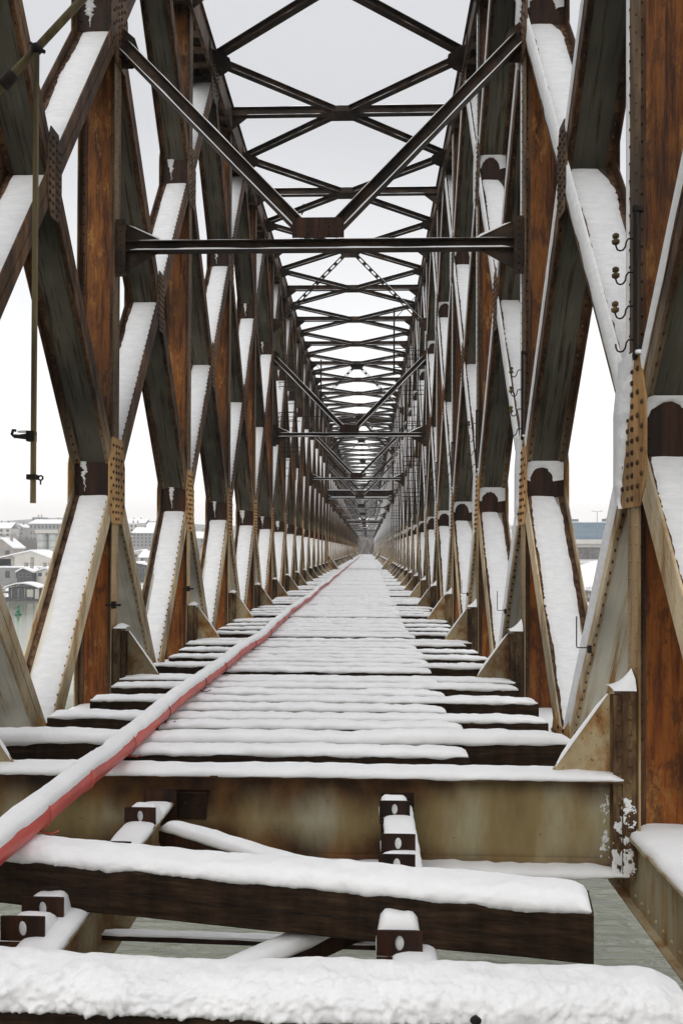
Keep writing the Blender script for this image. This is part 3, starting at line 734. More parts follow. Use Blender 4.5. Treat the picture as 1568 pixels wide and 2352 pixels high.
for x, y, sn in ((.84, 5.60, .08), (.84, 4.95, .03), (.82, 4.62, .03), (.80, 3.70, .13), (-.87, 5.38, .06), (-.96, 3.98, .05), (-.97, 3.77, .03), (-.85, 4.75, .02)): cleat(x, y, snow=sn)
mb = MB(); mb.box(-.11, .11, -.012, 0, -.10, .10); mb.box(-.13, .13, -.05, 0, .102, .115)
for x in (-.05, .06): mb.rivet((x, -.012, .02), (0, -1, 0), .02)
ob = link('bracket_plate', mb.mesh('bracket_plate', ['dark_rust']), root, (-.66, PAN-.02, -.30))
def brace(name, a, b, wd, h, seed, mat='dark_rust', sh=.06):
    a = Vector(a); b = Vector(b); a.y -= Yr; b.y -= Yr; mb = MB(); d = (b-a); L = d.length
    mb.box(0, L, -wd/2, wd/2, -h, -.002)
    o = link(name, mb.mesh(name, [mat]), root, a, (0, -math.asin(d.z/L), math.atan2(d.y, d.x)))
    link('snow_cover', snow_mesh(L, wd, sh, seed, .05, 10, .01, .2*sh, .008, 0, .12), o); return o
brace('stringer_brace', (-.76, 5.62, -.33), (.76, 4.62, -.33), .12, .09, 81)
brace('stringer_brace', (-.76, 2.9, -.33), (.76, 4.45, -.33), .12, .09, 82)
brace('bottom_lateral', (-2.5, 5.6, -.93), (2.4, 2.2, -.93), .30, .02, 83, 'chord', .05)
brace('bottom_lateral', (-2.5, 2.2, -.97), (.75, 4.39, -.97), .30, .02, 84, 'chord', .05)
brace('catwalk_rail', (-.76, 4.3, -.44), (.70, 4.27, -.45), .05, .03, 85, 'dark_rust', .014)
# snow that slid on to the bottom flange of the near floor beam and its corner
mb = snow_lump(5.0, .24, .05, 91, .06, 10, .02, .03); o = link('flange_snow', mb.mesh('snow', ['snow']), root, (-2.5, PAN-.02, -.735))
def crust(s):
    rnd = random.Random(5); mb = MB()
    for i in range(9000):
        z = -.74+.56*rnd.random()**1.3; x = 2.49+rnd.gauss(0, .06)
        if not 2.36 < x < 2.592 or fbm(x*14, z*10, 3, 5) < -.06+.55*(z+.73)+abs(x-2.50)*1.5+rnd.gauss(0, .10): continue
        r = rnd.choice((.002, .003, .003, .004, .005))*rnd.uniform(.8, 1.2)
        mb.sphere((s*x, -.009 if x < 2.43 else -.088 if x < 2.505 else -.112, z), r*rnd.uniform(.8, 1.8), r*.8, r*rnd.uniform(.8, 2.4), 5, 3)
    return mb.mesh('snow', ['snow'])
kb = [o for o in root.children if o.name.startswith('knee_bracket') and abs(o.location.y-PAN) < .01]
for o in kb:
    if o.data == KN[1]: link('snow_crust', crust(1), o)

# ------------------------------------------------------------------ deck timbers
def timber_mesh(L, wd, h, seed, cut=False):
    mb = MB(); n = 14; vs = []; rnd = random.Random(seed)
    for i in range(n+1):
        x = L*i/n; j = .006*fbm(x*2, seed, 0, 2)
        for (y, z) in ((-wd/2+.008, -h), (wd/2-.008, -h), (wd/2, -h+.01), (wd/2, -.012), (wd/2-.01, 0), (-wd/2+.01, 0), (-wd/2, -.012), (-wd/2, -h+.01)): vs.append((x, y+j, z+j*.5))
    fs = [(i*8+k, i*8+(k+1) % 8, (i+1)*8+(k+1) % 8, (i+1)*8+k) for i in range(n) for k in range(8)]
    fs += [list(range(8))[::-1], [n*8+k for k in range(8)]]
    mb.add(vs, fs); return mb.mesh('timber', ['timber'])
LONG = [timber_mesh(4.75, .22, .236, i) for i in range(3)]; SHORT = [timber_mesh(2.75, .21, .10, 9+i) for i in range(3)]
LS = [snow_mesh(4.74, .22, .048+.006*(i % 3), i+1, .07, 9, .010, .018) for i in range(7)]; SS = [snow_mesh(2.74, .22, .052+.008*(i % 3), i+11, .07, 9, .012, .018) for i in range(7)]
rnd = random.Random(4)
def mk_timber(name, tm, sm, loc, rz, label, group):
    r = empty(name, loc, label, 'timber' if name == 'deck_board' else 'sleeper', group, rz)
    link('timber', tm, r); link('snow_cover', sm, r); return r
cnt = 0; panel = 0; stuff_list = []
for si, (Y0, nm) in enumerate(SPANS):
    for j in range(0 if si else 1, NP):
        panel += 1; nl = ns = 0
        for k in range(1, 10):
            y = Y0+j*PAN+k*PAN/10
            if j == NP-1 and k > 4: continue
            lng = k % 2 == 0
            jx = rnd.uniform(-.12, .10); jy = rnd.uniform(-.03, .03); rz = rnd.uniform(-.012, .018)
            if lng:
                nl += 1; tm, sm = LONG[k % 3], LS[(k*3+j*2) % 7]; loc = (-2.36+jx*.7, y+jy, 0); nmx = 'sleeper'
                if panel == 1 and k == 2: loc = (-2.9, y-.14, 0); rz = .035; tm = timber_mesh(5.3, .25, .236, 77); sm = snow_mesh(5.28, .25, .08, 78, .05, 10)
            else:
                ns += 1; tm, sm = SHORT[k % 3], SS[(k*2+j*3) % 7]; loc = (-1.27+jx*.5, y+jy, 0.004); nmx = 'deck_board'
            if cnt < 300:
                if panel < 6 and not (panel == 1 and k == 2): sm = snow_mesh(4.74 if lng else 2.74, .22, .050 if lng else .056, panel*20+k, .035, 12, .010 if lng else .014, .022, .016)
                which = ORD[nl if lng else ns]+(' of four' if lng else ' of five')
                if lng: lb = f'snowy long sleeper, {which} in the {ORD[panel]} deck panel past the near floor beam'
                else: lb = f'short snowy board, {which} in the {ORD[panel]} deck panel past the near floor beam'
                mk_timber(nmx, tm, sm, loc, rz, lb, 'long sleepers across the bridge deck' if lng else 'short walkway boards between the sleepers'); cnt += 1
            else: stuff_list.append((tm, sm, loc, rz))
def merged(name, items, label, cat, parent=None):
    """one object from several placed meshes, all snow first then timber"""
    mb = MB()
    for me, loc, rz, mi in items:
        c, s_ = math.cos(rz), math.sin(rz); mb.add([(v.co.x*c-v.co.y*s_+loc[0], v.co.x*s_+v.co.y*c+loc[1], v.co.z+loc[2]) for v in me.vertices], [list(p.vertices) for p in me.polygons], mi, True)
    return mb.mesh(name, ['timber', 'snow'])
CT = MB(); CT.box(0, 4.74, -.125, .125, -.236, 0); CT = CT.mesh('ct', ['timber']); CTS = MB(); CTS.box(0, 2.74, -.125, .125, -.1, 0); CTS = CTS.mesh('ct', ['timber'])
CL = snow_mesh(4.74, .25, .09, 5, .4, 5); CS = snow_mesh(2.74, .27, .11, 6, .4, 5, .05)
items = []
for tm, sm, loc, rz in stuff_list:
    lng = tm in LONG
    items.append((CT if lng else CTS, loc, rz, 0)); items.append((CL if lng else CS, loc, rz, 1))
o = link('distant_deck_timbers', merged('far', items, '', '')); tag(o, 'snow-covered sleepers and boards blending into white on the far part of the deck', 'sleepers', None, 'stuff')

# nearest timbers in the open bay
r = empty('sleeper', (-2.72, 4.54, .0), 'dark cracked sleeper lying askew in the open bay in front of the floor beam', 'sleeper', 'loose sleepers in the foreground', -.172)
L = 4.47
link('timber', timber_mesh(L, .26, .232, 55), r); link('snow_cover', snow_mesh(L-.01, .26, .062, 56, .016, 22, .010, .022, .012, .008, .16), r)
mb = MB()   # the long crack in its face
n = 40; pts = []
for i in range(n): x = .9+3.3*i/n; pts.append((x, -.1305+.001*math.sin(i), -.105-.035*i/n-.012*fbm(x*2, 3, 1, 3)))
for a, b in zip(pts, pts[1:]): mb.bar(a, b, (0, 1, 0), (0, 0, 1), .0025, .0022)
link('crack', mb.mesh('crack', ['iron']), r)
r = empty('sleeper', (-2.4, 2.96, .0), 'nearest sleeper, buried under thick clumpy snow along the bottom edge', 'sleeper', 'loose sleepers in the foreground', -.012)
L = 4.17
link('timber', timber_mesh(L, .27, .245, 65), r)
link('snow_cover', snow_mesh(L+.01, .28, .105, 66, .009, 46, .018, .0, .012, .022, .20), r)
mb = MB(); mb.sphere((3.42, -.176, .035), .020, .014, .014, 10, 6); mb.tube([(3.42, -.15, .03), (3.42, -.19, .035)], .012, 8); link('snow_hole_stub', mb.mesh('hole_stub', ['iron']), r)  # added dark stub standing in for a small dark hole in the snow
r = empty('sleeper', (-2.4, 1.9, .0), 'snowy sleeper just below the nearest one, outside the frame', 'sleeper', 'loose sleepers in the foreground', .0) if False else None

# ------------------------------------------------------------------ the red pipe
def pipe():
    r = empty('pipe', (0, 0, 0), 'long red plastic pipe capped with snow running along the left of the deck', 'pipe')
    def c(y):
        return Vector((-1.20+.035*math.sin(y*.55)+.03*fbm(y*.4, 0, 0, 3)+.0*y, y, .125+.012*math.sin(y*1.7)+.01*fbm(y*.8, 4, 0, 2)))
    ys = []; y = 2.6
    while y < 250: ys.append(y); y += .06 if y < 12 else .2 if y < 40 else 1.2
    mb = MB(); mb.tube([c(y) for y in ys], .078, 18); body = link('pipe_body', mb.mesh('pipe_body', ['red']), r)
    mb = MB(); na = 12; cols = []
    for y in ys:
        p = c(y); col = []; f = fbm(y*1.5, 1, 7, 3); g = fbm(y*7, 5, 2, 3)
        a0 = R(33+10*f+8*g); a1 = R(200+10*f)
        for j in range(na+1):
            a = a0+(a1-a0)*j/na; u = j/na; th = .034*math.sin(math.pi*min(1, u*1.15+.02 if u < .8 else u))**.5 if 0 < j < na else -.003
            th = max(th, -.003)*(1+.35*fbm(y*2.2, 3, 3, 3)); th += (.005*fbm(y*14, a*4, 1, 3) if 0 < j < na else 0)
            col.append(p+Vector((math.cos(a), 0, math.sin(a)))*(.079+th))
        cols.append(col)
    k = na+1; mb.add([v for q in cols for v in q], [(i*k+j+1, i*k+j, (i+1)*k+j, (i+1)*k+j+1) for i in range(len(cols)-1) for j in range(na)], 0, True)
    link('snow_cover', mb.mesh('snow', ['snow']), r)
    for y in (5.15, 11.3, 17.3):
        mb = MB(); mb.tube([c(y-.03), c(y-.02), c(y+.02), c(y+.03)], .09, 18, rr=[.079, .087, .087, .079]); link('pipe_joint', mb.mesh('joint', ['red']), r)
    for y in (4.42, 6.15, 7.3, 8.9, 10.2, 12.6, 14.4):
        p = c(y); pts = [p+Vector((math.cos(a)*.088, .01*math.sin(3*a), math.sin(a)*.088)) for a in [R(q) for q in range(-90, 271, 20)]]
        pts += [p+Vector((.10, -.02, -.09)), p+Vector((.14, -.03, -.07))]
        mb = MB(); mb.tube(pts, .004, 5); link('tie_wire', mb.mesh('wire', ['red' if y < 7 else 'iron']), r)
pipe()

# ------------------------------------------------------------------ hooks, rods and fittings
def hook_rack(Y, zt=3.98, n=4, first=1, label=''):
    r = empty('cable_hook_rack', (HW-.03, Y-.15, 0), label, 'hook rack', 'cable hook racks on the right posts')
    mb = MB(); mb.box(-.012, .012, -.012, .012, zt-.98, zt+.14); mb.box(-.012, .06, -.02, .02, zt+.10, zt+.13); mb.box(-.012, .06, -.02, .02, zt-.96, zt-.93)
    link('rail', mb.mesh('rail', ['iron']), r)
    mb = MB(); pts = [(-.0, 0, 0), (-.045, 0, 0), (-.06, 0, -.02), (-.068, 0, -.06), (-.085, 0, -.083), (-.105, 0, -.088), (-.125, 0, -.08), (-.135, 0, -.055), (-.137, 0, -.03)]
    mb.tube([Vector(p) for p in pts], .0065, 8); hk = mb.mesh('hook', ['iron'])
    mb = MB(); mb.tube([(-.137, 0, -.045), (-.137, 0, -.035), (-.137, 0, -.03), (-.137, 0, -.012), (-.137, 0, -.008), (-.137, 0, .004), (-.137, 0, .008), (-.137, 0, .03), (-.137, 0, .04)], .02, 12, rr=[.012, .026, .028, .028, .014, .014, .024, .024, .01]); ins = mb.mesh('insulator', ['brass'])
    for i in range(n):
        z = zt-.10-.245*i; h = link('hook', hk, r, (0, 0, z)); h.rotation_euler = (0, 0, rnd.uniform(-.15, .15))
        if i < n-1: link('insulator', ins, h)
for n_ in range(1, 9):
    hook_rack(Yr+n_*PAN, label=f'dark iron rack of S-shaped cable hooks on the {ORD[n_]} right-hand post')
def rod(x, y, z, s, label):
    r = empty('signal_rod', (x, y, z), label, 'rod', 'bent rods on the right diagonals'); mb = MB()
    mb.tube([(-.05*s, 0, .27), (-.05*s, 0, .02), (-.045*s, 0, .0), (.0*s, 0, 0), (.055*s, 0, .0)], .0055, 6); link('rod', mb.mesh('rod', ['iron']), r)
    mb = MB(); mb.box(.045, .075, -.02, .02, -.045, .02); link('clamp', mb.mesh('clamp', ['iron']), r)
for i, n_ in enumerate((1, 2, 3)):
    rod(HW-.10, Yr+n_*PAN+1.0, .78, 1, ('thin bent rod on the diagonal left of the nearest right post', 'thin bent rod on the diagonal behind the second right post', 'thin bent rod on the diagonal behind the third right post')[i])
# hanging tube at the left foreground
Y = 7.0; PX = lambda x, y, Yd: Vector((CX+(x-845)*Yd/F, Yd, CZ-(y-1262)*Yd/F))
r = empty('hanging_bracket', (0, 0, 0), 'olive tubular bracket with a long square drop tube hanging at the left edge', 'bracket')
top = PX(66, 92, Y)
mb = MB(); mb.box(top.x-.019, top.x+.019, Y-.019, Y+.019, PX(0, 1157, Y).z, top.z+.02); link('drop_tube', mb.mesh('tube', ['tube']), r)
mb = MB(); a = PX(-120, 290, Y+.05); b = PX(330, -190, Y+.05); mb.tube([a, b], .034, 12); link('support_tube', mb.mesh('tube', ['tube']), r)
mb = MB(); p = PX(2, 160, Y+.05); d = (b-a).normalized(); mb.tube([p-d*.10, p-d*.09, p+d*.05, p+d*.06], .05, 12, rr=[.036, .055, .055, .036]); p = top; mb.sphere(p, .055, .05, .05); mb.tube([p+Vector((-.06, 0, .05)), p+Vector((.07, 0, -.03))], .018, 8); link('clamp', mb.mesh('clamp', ['iron']), r)
p = PX(61, 1000, Y); mb = MB(); mb.box(p.x-.035, p.x+.035, Y-.035, Y+.035, p.z-.05, p.z+.04); mb.tube([p+Vector((.04, 0, .02)), p+Vector((-.10, 0, .0)), p+Vector((-.15, 0, -.01)), p+Vector((-.175, 0, .015)), p+Vector((-.165, 0, .05)), p+Vector((-.14, 0, .045))], .014, 8); mb.tube([p+Vector((-.02, -.02, -.02)), p+Vector((-.14, -.02, -.005))], .018, 8)
link('hook', mb.mesh('hook', ['iron']), r); link('snow_cover', snow_mesh(.12, .03, .018, 3, .02, 6, .005, .002, .002, 0, .03), r, p+Vector((-.12, 0, .03)))
p = PX(61, 1097, Y); mb = MB(); mb.box(p.x-.03, p.x+.05, Y-.035, Y+.035, p.z-.02, p.z+.025); c = p+Vector((.085, 0, -.005))
mb.tube([c+Vector((.02*math.cos(R(q)), 0, .02*math.sin(R(q)))) for q in range(0, 361, 30)], .008, 6); mb.tube([c+Vector((0, 0, -.02)), c+Vector((0, 0, -.06))], .007, 6); link('ring_clamp', mb.mesh('ring', ['iron']), r)
# clamp on left post 2
for n_, lab in ((2, 'small iron pipe clamp bolted to the second left post'), (3, 'small iron pipe clamp bolted to the third left post')):
    r = empty('post_clamp', (-HW+.01, Yr+n_*PAN-.10, .90), lab, 'clamp', 'clamps on the left posts'); mb = MB(); mb.box(-.10, .10, -.035, -.02, -.012, .012); link('strap', mb.mesh('strap', ['iron']), r)
    mb = MB(); mb.box(-.02, .03, -.05, .03, -.045, .045); mb.rivet((-.08, -.04, 0), (0, -1, 0), .02); mb.rivet((.08, -.04, 0), (0, -1, 0), .02); link('clamp_body', mb.mesh('clamp', ['dark_rust']), r)
# the little bird on the bracing
r = empty('bird', PX(692, 478, 27.0), 'small dark bird perched on the overhead bracing', 'bird'); mb = MB()
mb.sphere((0, 0, .03), .075, .13, .085, 12, 8); mb.sphere((.03, -.07, .14), .042, .048, .045, 10, 8); mb.tube([(.03, -.10, .14), (.035, -.15, .135)], .01, 6, rr=[.014, .003]); mb.tube([(-.02, .08, .01), (-.06, .24, -.05)], .03, 6, rr=[.05, .02])
link('body', mb.mesh('bird', ['feather']), r)
mb = MB()
for x in (-.02, .03): mb.tube([(x, 0, -.03), (x, -.005, -.09)], .005, 5)
link('leg', mb.mesh('leg', ['feather']), r)
# inspection cages hung inside the truss farther on
def cage(x, Y, z, h, s, lab):
    r = empty('inspection_ladder', (x, Y, z), lab, 'ladder', 'inspection ladders fixed inside the trusses'); mb = MB()
    for a in (-.2, .2): mb.tube([(a, 0, 0), (a, 0, h)], .018, 6)
    link('rail', mb.mesh('rail', ['iron']), r); mb = MB(); k = int(h/.3)
    mb.tube([(-.2, 0, 0), (.2, 0, 0)], .011, 6); rg = mb.mesh('rung', ['iron'])
    for i in range(k): link('rung', rg, r, (0, 0, .15+.3*i))
    mb = MB(); mb.tube([(-s*.35, 0, 0), (s*.45, -.02, 0), (s*.45, .5, 0)], .014, 5); hp = mb.mesh('guard_hoop', ['iron'])
    for i in range(int(h/1.3)):
        for zz in (0, .16, .32): link('guard_hoop', hp, r, (0, 0, .9+1.3*i+zz))
cage(-2.25, Yr+6.6*PAN, 4.2, 5.0, -1, 'thin iron ladder with guard hoops inside the left truss'); cage(2.25, Yr+6.5*PAN, 2.5, 6.5, 1, 'thin iron ladder with guard hoops inside the right truss')
cage(2.25, Yr+10.4*PAN, 2.5, 7.0, 1, 'smaller iron ladder farther down the right truss')
def hanger(x, Y, z0, z1, lab):
    r = empty('contact_wire_hanger', (x, Y, 0), lab, 'hanger', 'pole hangers under the top bracing'); mb = MB(); mb.tube([(0, 0, z0), (0, 0, z1)], .035, 8); link('pole', mb.mesh('pole', ['iron']), r)
    mb = MB(); sgn = 1 if x > 0 else -1; L = HW-abs(x)
    for z in (z0+.3, z0+1.1): ar = MB(); ar.tube([(0, 0, z), (sgn*L, 0, z)], .02, 6); link('arm', ar.mesh('arm', ['iron']), r)
    mb.tube([(0, 0, z1-.5), (sgn*L, -.3, z1+.4)], .014, 6); link('stay', mb.mesh('arm', ['iron']), r)
hanger(1.7, 33.5, 8.9, 11.7, 'slim vertical pole with side arms under the right top bracing'); hanger(-1.6, 38, 7.6, 10.6, 'slim vertical pole with side arms under the left top bracing')

# ------------------------------------------------------------------ river, land and sky-line
WZ = -11.7
def sheet(name, pts_fn, xs, ys, mat):
    mb = MB(); vs = [(x, y, pts_fn(x, y)) for y in ys for x in xs]; k = len(xs)
    mb.add(vs, [(i*k+j, i*k+j+1, (i+1)*k+j+1, (i+1)*k+j) for i in range(len(ys)-1) for j in range(k-1)], 0, True)
    o = link(name, mb.mesh(name, [mat])); o['kind'] = 'structure'; return o
sheet('river', lambda x, y: WZ, [-1500+60*i for i in range(51)], [-300, 0, 60, 120, 180, 240, 300], 'water')
def shore(x): return (203 if x > 40 else 203+15*min(1, (40-x)/60))+8*math.sin(x*.02)+(-26 if x > 40 else 0)*min(1, max(0, (x-40)/40))+3*fbm(x*.05, 0, 0, 3)
def gz(x, y):
    d = y-shore(x)
    if d < 0: return WZ-1.2+max(-3, d*.08)
    h = -10.9+min(d, 12)*.18+max(0, min(d-12, 90))*.045+max(0, d-100)*.022+max(0, min(d-250, 500))*.035
    if x > 30: h += min(1, (x-30)/20)*min(1, max(0, (d-28))/30)*3.0
    h += .5*fbm(x*.05, y*.05, 0, 4)
    return h
xs = [-700+12*i for i in range(118)]; ys = [185+3*i for i in range(40)]+[305+14*i for i in range(60)]
sheet('river_bank', gz, xs, ys, 'snowy_ground')
def hill(x, y):
    return 2+33*math.exp(-((x+330)/190)**2-((y-900)/170)**2)+18*math.exp(-((x+90)/150)**2-((y-1050)/150)**2)+14*math.exp(-((x-60)/200)**2-((y-900)/200)**2)+2*fbm(x*.01, y*.01, 0, 4)
sheet('hills', hill, [-900+30*i for i in range(61)], [640+30*i for i in range(30)], 'wooded_slope')
def G(x, Y): return CX+(x-845)*Y/F
def Z(y, Y): return CZ-(y-1262)*Y/F
def house(name, x0, x1, yb, yt, Y, depth, wall, lab, cat='house', roof='gable', rh=.35, win=(0, 0), ridge=.5, group=None, over=.4):
    """front wall spans picture columns x0..x1 at distance Y; yb/yt picture rows of its foot and eave"""
    X0, X1 = G(x0, Y), G(x1, Y); z1 = Z(yt, Y); z0 = min(Z(yb, Y), gz((X0+X1)/2, Y), gz((X0+X1)/2, Y+depth))-.3
    zv = max(Z(yb, Y), gz((X0+X1)/2, Y))
    r = empty(name, ((X0+X1)/2, Y, z0), lab, cat, group); w = (X1-X0)/2; h = z1-z0
    mb = MB(); mb.box(-w, w, 0, depth, 0, h); link('wall', mb.mesh('wall', [wall]), r)
    mb = MB(); H = rh*(X1-X0)*.5
    if roof == 'gable':    # ridge runs across the view
        mb.prism([(-over, h), (depth/2, h+H), (depth+over, h), (depth+over, h+.35), (depth/2, h+H+.4), (-over, h+.35)], 'x', -w-over, w+over)
    elif roof == 'front':  # ridge runs away from the viewer
        rx = -w+2*w*ridge
        mb.prism([(-w-over, h-.1), (rx, h+H), (w+over, h-.1), (w+over, h+.3), (rx, h+H+.45), (-w-over, h+.3)][::-1], 'y', -over, depth+over)
        mb2 = MB(); mb2.prism([(-w, h), (w, h), (rx, h+H)], 'y', .02, .3); link('gable_wall', mb2.mesh('gable', [wall]), r)
    elif roof == 'arc':
        n = 12; lo = [(-w*1.12+2.24*w*i/n, h-.35+H*math.sin(math.pi*i/n)) for i in range(n+1)]
        mb.prism(lo+[(a, b+.32) for a, b in lo[::-1]], 'y', -over, depth+over)
    else: mb.box(-w-.2, w+.2, -.2, depth+.2, h+.002, h+.35)
    link('roof', mb.mesh('roof', ['snow']), r)
    if win[0]:
        for q in (-.45, .3): mb = MB(); mb.box(w*q-.35, w*q+.35, depth/2-.4, depth/2+.4, h+H*.4, h+H+1.3); mb.box(w*q-.45, w*q+.45, depth/2-.5, depth/2+.5, h+H+1.302, h+H+1.5); link('chimney', mb.mesh('chimney', ['brick_wall']), r)
    nx, nz = win; hv = z1-zv
    for i in range(nx):
        for j in range(nz):
            cx = -w+2*w*(i+.5)/nx; cz = (zv-z0)+hv*(j+.5)/nz; a = w/nx*.45; b = hv/nz*.28
            mb = MB(); mb.box(cx-a-.06, cx+a+.06, -.05, -.002, cz-b-.06, cz+b+.06, 0); mb.box(cx-a, cx+a, -.07, -.052, cz-b, cz+b, 1); link('window', mb.mesh('window', ['grey_concrete', 'window_dark']), r)
    return r
# left bank, from the water up
r = empty('houseboat', (G(41, 200), 200, WZ), 'dark wooden houseboat with an arched snowy roof moored at the far left', 'houseboat'); w = 41*200/F
mb = MB(); mb.box(-w, w, 0, 5, 0, .55); link('hull', mb.mesh('hull', ['dark_wood']), r)
mb = MB(); mb.box(-w*.82, w*.82, .6, 4.6, .56, 3.3); link('cabin', mb.mesh('cabin', ['dark_wood']), r)
n = 14; lo = [(-w*1.02+2.04*w*i/n, 3.25+1.15*math.sin(math.pi*i/n)) for i in range(n+1)]
mb = MB(); mb.prism(lo+[(a, b+.32) for a, b in lo[::-1]], 'y', -.3, 5.2); link('roof', mb.mesh('roof', ['snow']), r)
mb = MB(); mb.box(w*.25, w*.62, .50, .58, 1.0, 2.9); mb.box(w*.72, w*.95, .4, .5, .6, 3.1); link('cabin_panel', mb.mesh('panel', ['pale_render']), r)
mb = MB(); mb.box(-.9, .3, .52, .58, 1.5, 2.5); link('window', mb.mesh('window', ['window_dark']), r)
mb = MB()
for i in range(6): a = -w*.97+i*w*.38; mb.tube([(a, .1, .5), (a, .1, 3.2)], .05, 6)
link('rail', mb.mesh('rail', ['pale_render']), r)
r = empty('buoy', (G(33, 158), 158, WZ), 'green conical navigation buoy floating on the river', 'buoy'); mb = MB()
mb.tube([(0, 0, -.1), (0, 0, .05), (0, 0, .35), (0, 0, .5)], 1, 16, rr=[.5, .68, .68, .45]); link('float', mb.mesh('float', ['green_paint']), r)
mb = MB(); mb.tube([(0, 0, .5), (0, 0, 1.0), (0, 0, 1.5)], 1, 12, rr=[.40, .30, .22]); link('tower', mb.mesh('tower', ['green_paint']), r)
mb = MB(); mb.tube([(0, 0, 1.52), (0, 0, 2.3)], 1, 12, rr=[.26, .03]); link('topmark', mb.mesh('topmark', ['green_paint']), r)
H = [
 ('boathouse', -30, 95, 1338, 1308, 222, 8, 'grey_render', 'low grey river shed with a flat snowy roof behind the houseboat', 'shed', 'flat', .2, (5, 1), .5),
 ('warehouse', -20, 112, 1306, 1287, 262, 14, 'pale_render', 'long pale warehouse with a broad low snow-covered gable roof', 'warehouse', 'front', .28, (0, 0), .62),
 ('cottage', -30, 19, 1285, 1262, 262, 9, 'brick_wall', 'small house at the far left edge with a steep snowy roof', 'house', 'front', .9, (2, 1), .45),
 ('shed', 30, 66, 1330, 1318, 214, 6, 'dark_wood', 'small dark hut with a snowy roof left of the riverside shed', 'shed', 'front', .5, (2, 1), .4),
 ('shed', 75, 110, 1330, 1316, 216, 6, 'pale_render', 'small pale hut with a snowy roof beside the first left post', 'shed', 'front', .4, (2, 1), .6),
 ('apartment_block', 58, 138, 1262, 1205, 470, 20, 'grey_render', 'grey apartment block with snowy dormered roof on the left hill', 'building', 'gable', .25, (9, 4), .5),
 ('apartment_block', 284, 312, 1252, 1205, 430, 16, 'pale_render', 'pale narrow apartment block just right of the nearest left post', 'building', 'flat', .2, (3, 5), .5),
 ('apartment_block', 300, 372, 1258, 1226, 400, 16, 'grey_render', 'grey terraced apartments with stepped snowy roofs between two left posts', 'building', 'gable', .35, (8, 4), .5),
 ('apartment_block', 330, 395, 1240, 1213, 480, 16, 'grey_render', 'grey apartment house higher up behind the stepped terrace', 'building', 'gable', .35, (7, 3), .5),
 ('workshop', 290, 352, 1285, 1272, 300, 12, 'pale_render', 'pale workshop with a flat snow roof below the terraced apartments', 'workshop', 'front', .2, (5, 1), .5),
 ('workshop', 282, 345, 1322, 1302, 235, 10, 'dark_wood', 'dark riverside workshop with a snowy roof between two left posts', 'workshop', 'front', .22, (5, 1), .4),
 ('house', -30, 14, 1236, 1216, 500, 12, 'pale_render', 'pale hilltop house with a snowy roof at the far left edge', 'house', 'gable', .6, (3, 2), .5),
 ('house', 18, 44, 1232, 1214, 520, 12, 'brick_wall', 'brownish hilltop house with a snowy roof left of the grey apartment block', 'house', 'front', .6, (3, 2), .5),
 ('office_block', 64, 84, 1206, 1190, 560, 14, 'grey_render', 'small grey block poking above the long apartment roof', 'building', 'flat', .2, (3, 2), .5),
 ('house', 284, 330, 1216, 1203, 620, 14, 'brick_wall', 'row of far hill roofs above the pale narrow block', 'house', 'gable', .4, (6, 1), .5),
 ('house', 318, 360, 1292, 1283, 265, 10, 'grey_render', 'low grey house with snowy roof behind the dark riverside workshop', 'house', 'gable', .7, (4, 1), .5),
 ('house', 118, 150, 1318, 1306, 232, 9, 'brick_wall', 'small brownish house right of the riverside shed', 'house', 'front', .7, (2, 1), .5),
 ('shed', 440, 500, 1262, 1238, 380, 14, 'grey_render', 'grey house with a snowy roof between the second and third left posts', 'house', 'gable', .5, (4, 2), .5),
 ('workshop', 440, 505, 1318, 1300, 240, 10, 'brick_wall', 'brown riverside workshop between the second and third left posts', 'workshop', 'front', .25, (4, 1), .5),
]
for i, a in enumerate(H): house(a[0], a[1], a[2], a[3], a[4], a[5], a[6], a[7], a[8], a[9], a[10], a[11], a[12], a[13])
# barge-like pontoons along the left shore
for i, (x0, x1, y, Y, lab) in enumerate(((0, 60, 1345, 205, 'snowy pontoon moored behind the houseboat'), (285, 340, 1340, 212, 'snow-covered pontoon moored between the first two left posts'), (282, 342, 1362, 196, 'lower snow-covered pontoon nearer the water between the first two left posts'), (440, 480, 1352, 208, 'snow-covered pontoon right of the second left post'))):
    X0, X1 = G(x0, Y), G(x1, Y); r = empty('pontoon', ((X0+X1)/2, Y, WZ), lab, 'pontoon', 'pontoons moored along the left bank'); w = (X1-X0)/2
    mb = MB(); mb.prism([(-w, .7), (-w+.6, -.3), (w-.6, -.3), (w, .7)][::-1], 'y', 0, 5); link('hull', mb.mesh('hull', ['dark_wood']), r)
    link('snow_cover', snow_mesh(2*w, 5, .35, i, .4, 10, .02, .03, .05), r, (-w, 2.5, .71)); mb = MB(); mb.box(-w*.5, w*.3, 1.5, 4, .9, 2.2); link('cabin', mb.mesh('cabin', ['grey_render']), r)
    mb = MB(); mb.box(-w*.55, w*.35, 1.3, 4.2, 2.21, 2.5); link('cabin_roof', mb.mesh('roof', ['snow']), r)
# silos
for i, x in enumerate((90, 117)):
    Y = 300; r = empty('silo', (G(x, Y), Y, Z(1300, Y)-1), ('left of the twin round grey silos behind the warehouse', 'right of the twin round grey silos behind the warehouse')[i], 'silo', 'twin silos'); h = Z(1229, Y)-Z(1300, Y)+1
    mb = MB(); mb.tube([(0, 0, 0), (0, 0, h)], 2.0, 24); link('tank', mb.mesh('tank', ['silo_metal']), r); mb = MB()
    for k in range(1, 5): mb.tube([(0, 0, h*k/5-.08), (0, 0, h*k/5+.08)], 2.06, 24)
    link('band', mb.mesh('band', ['grey_render']), r)
    mb = MB(); mb.box(-2.2, 2.2, -2.2, 2.2, h+.3, h+.7); mb.box(-2.2, 2.2, -2.2, -2.1, h+.7, h+1.6)
    link('gantry', mb.mesh('gantry', ['pale_render']), r)
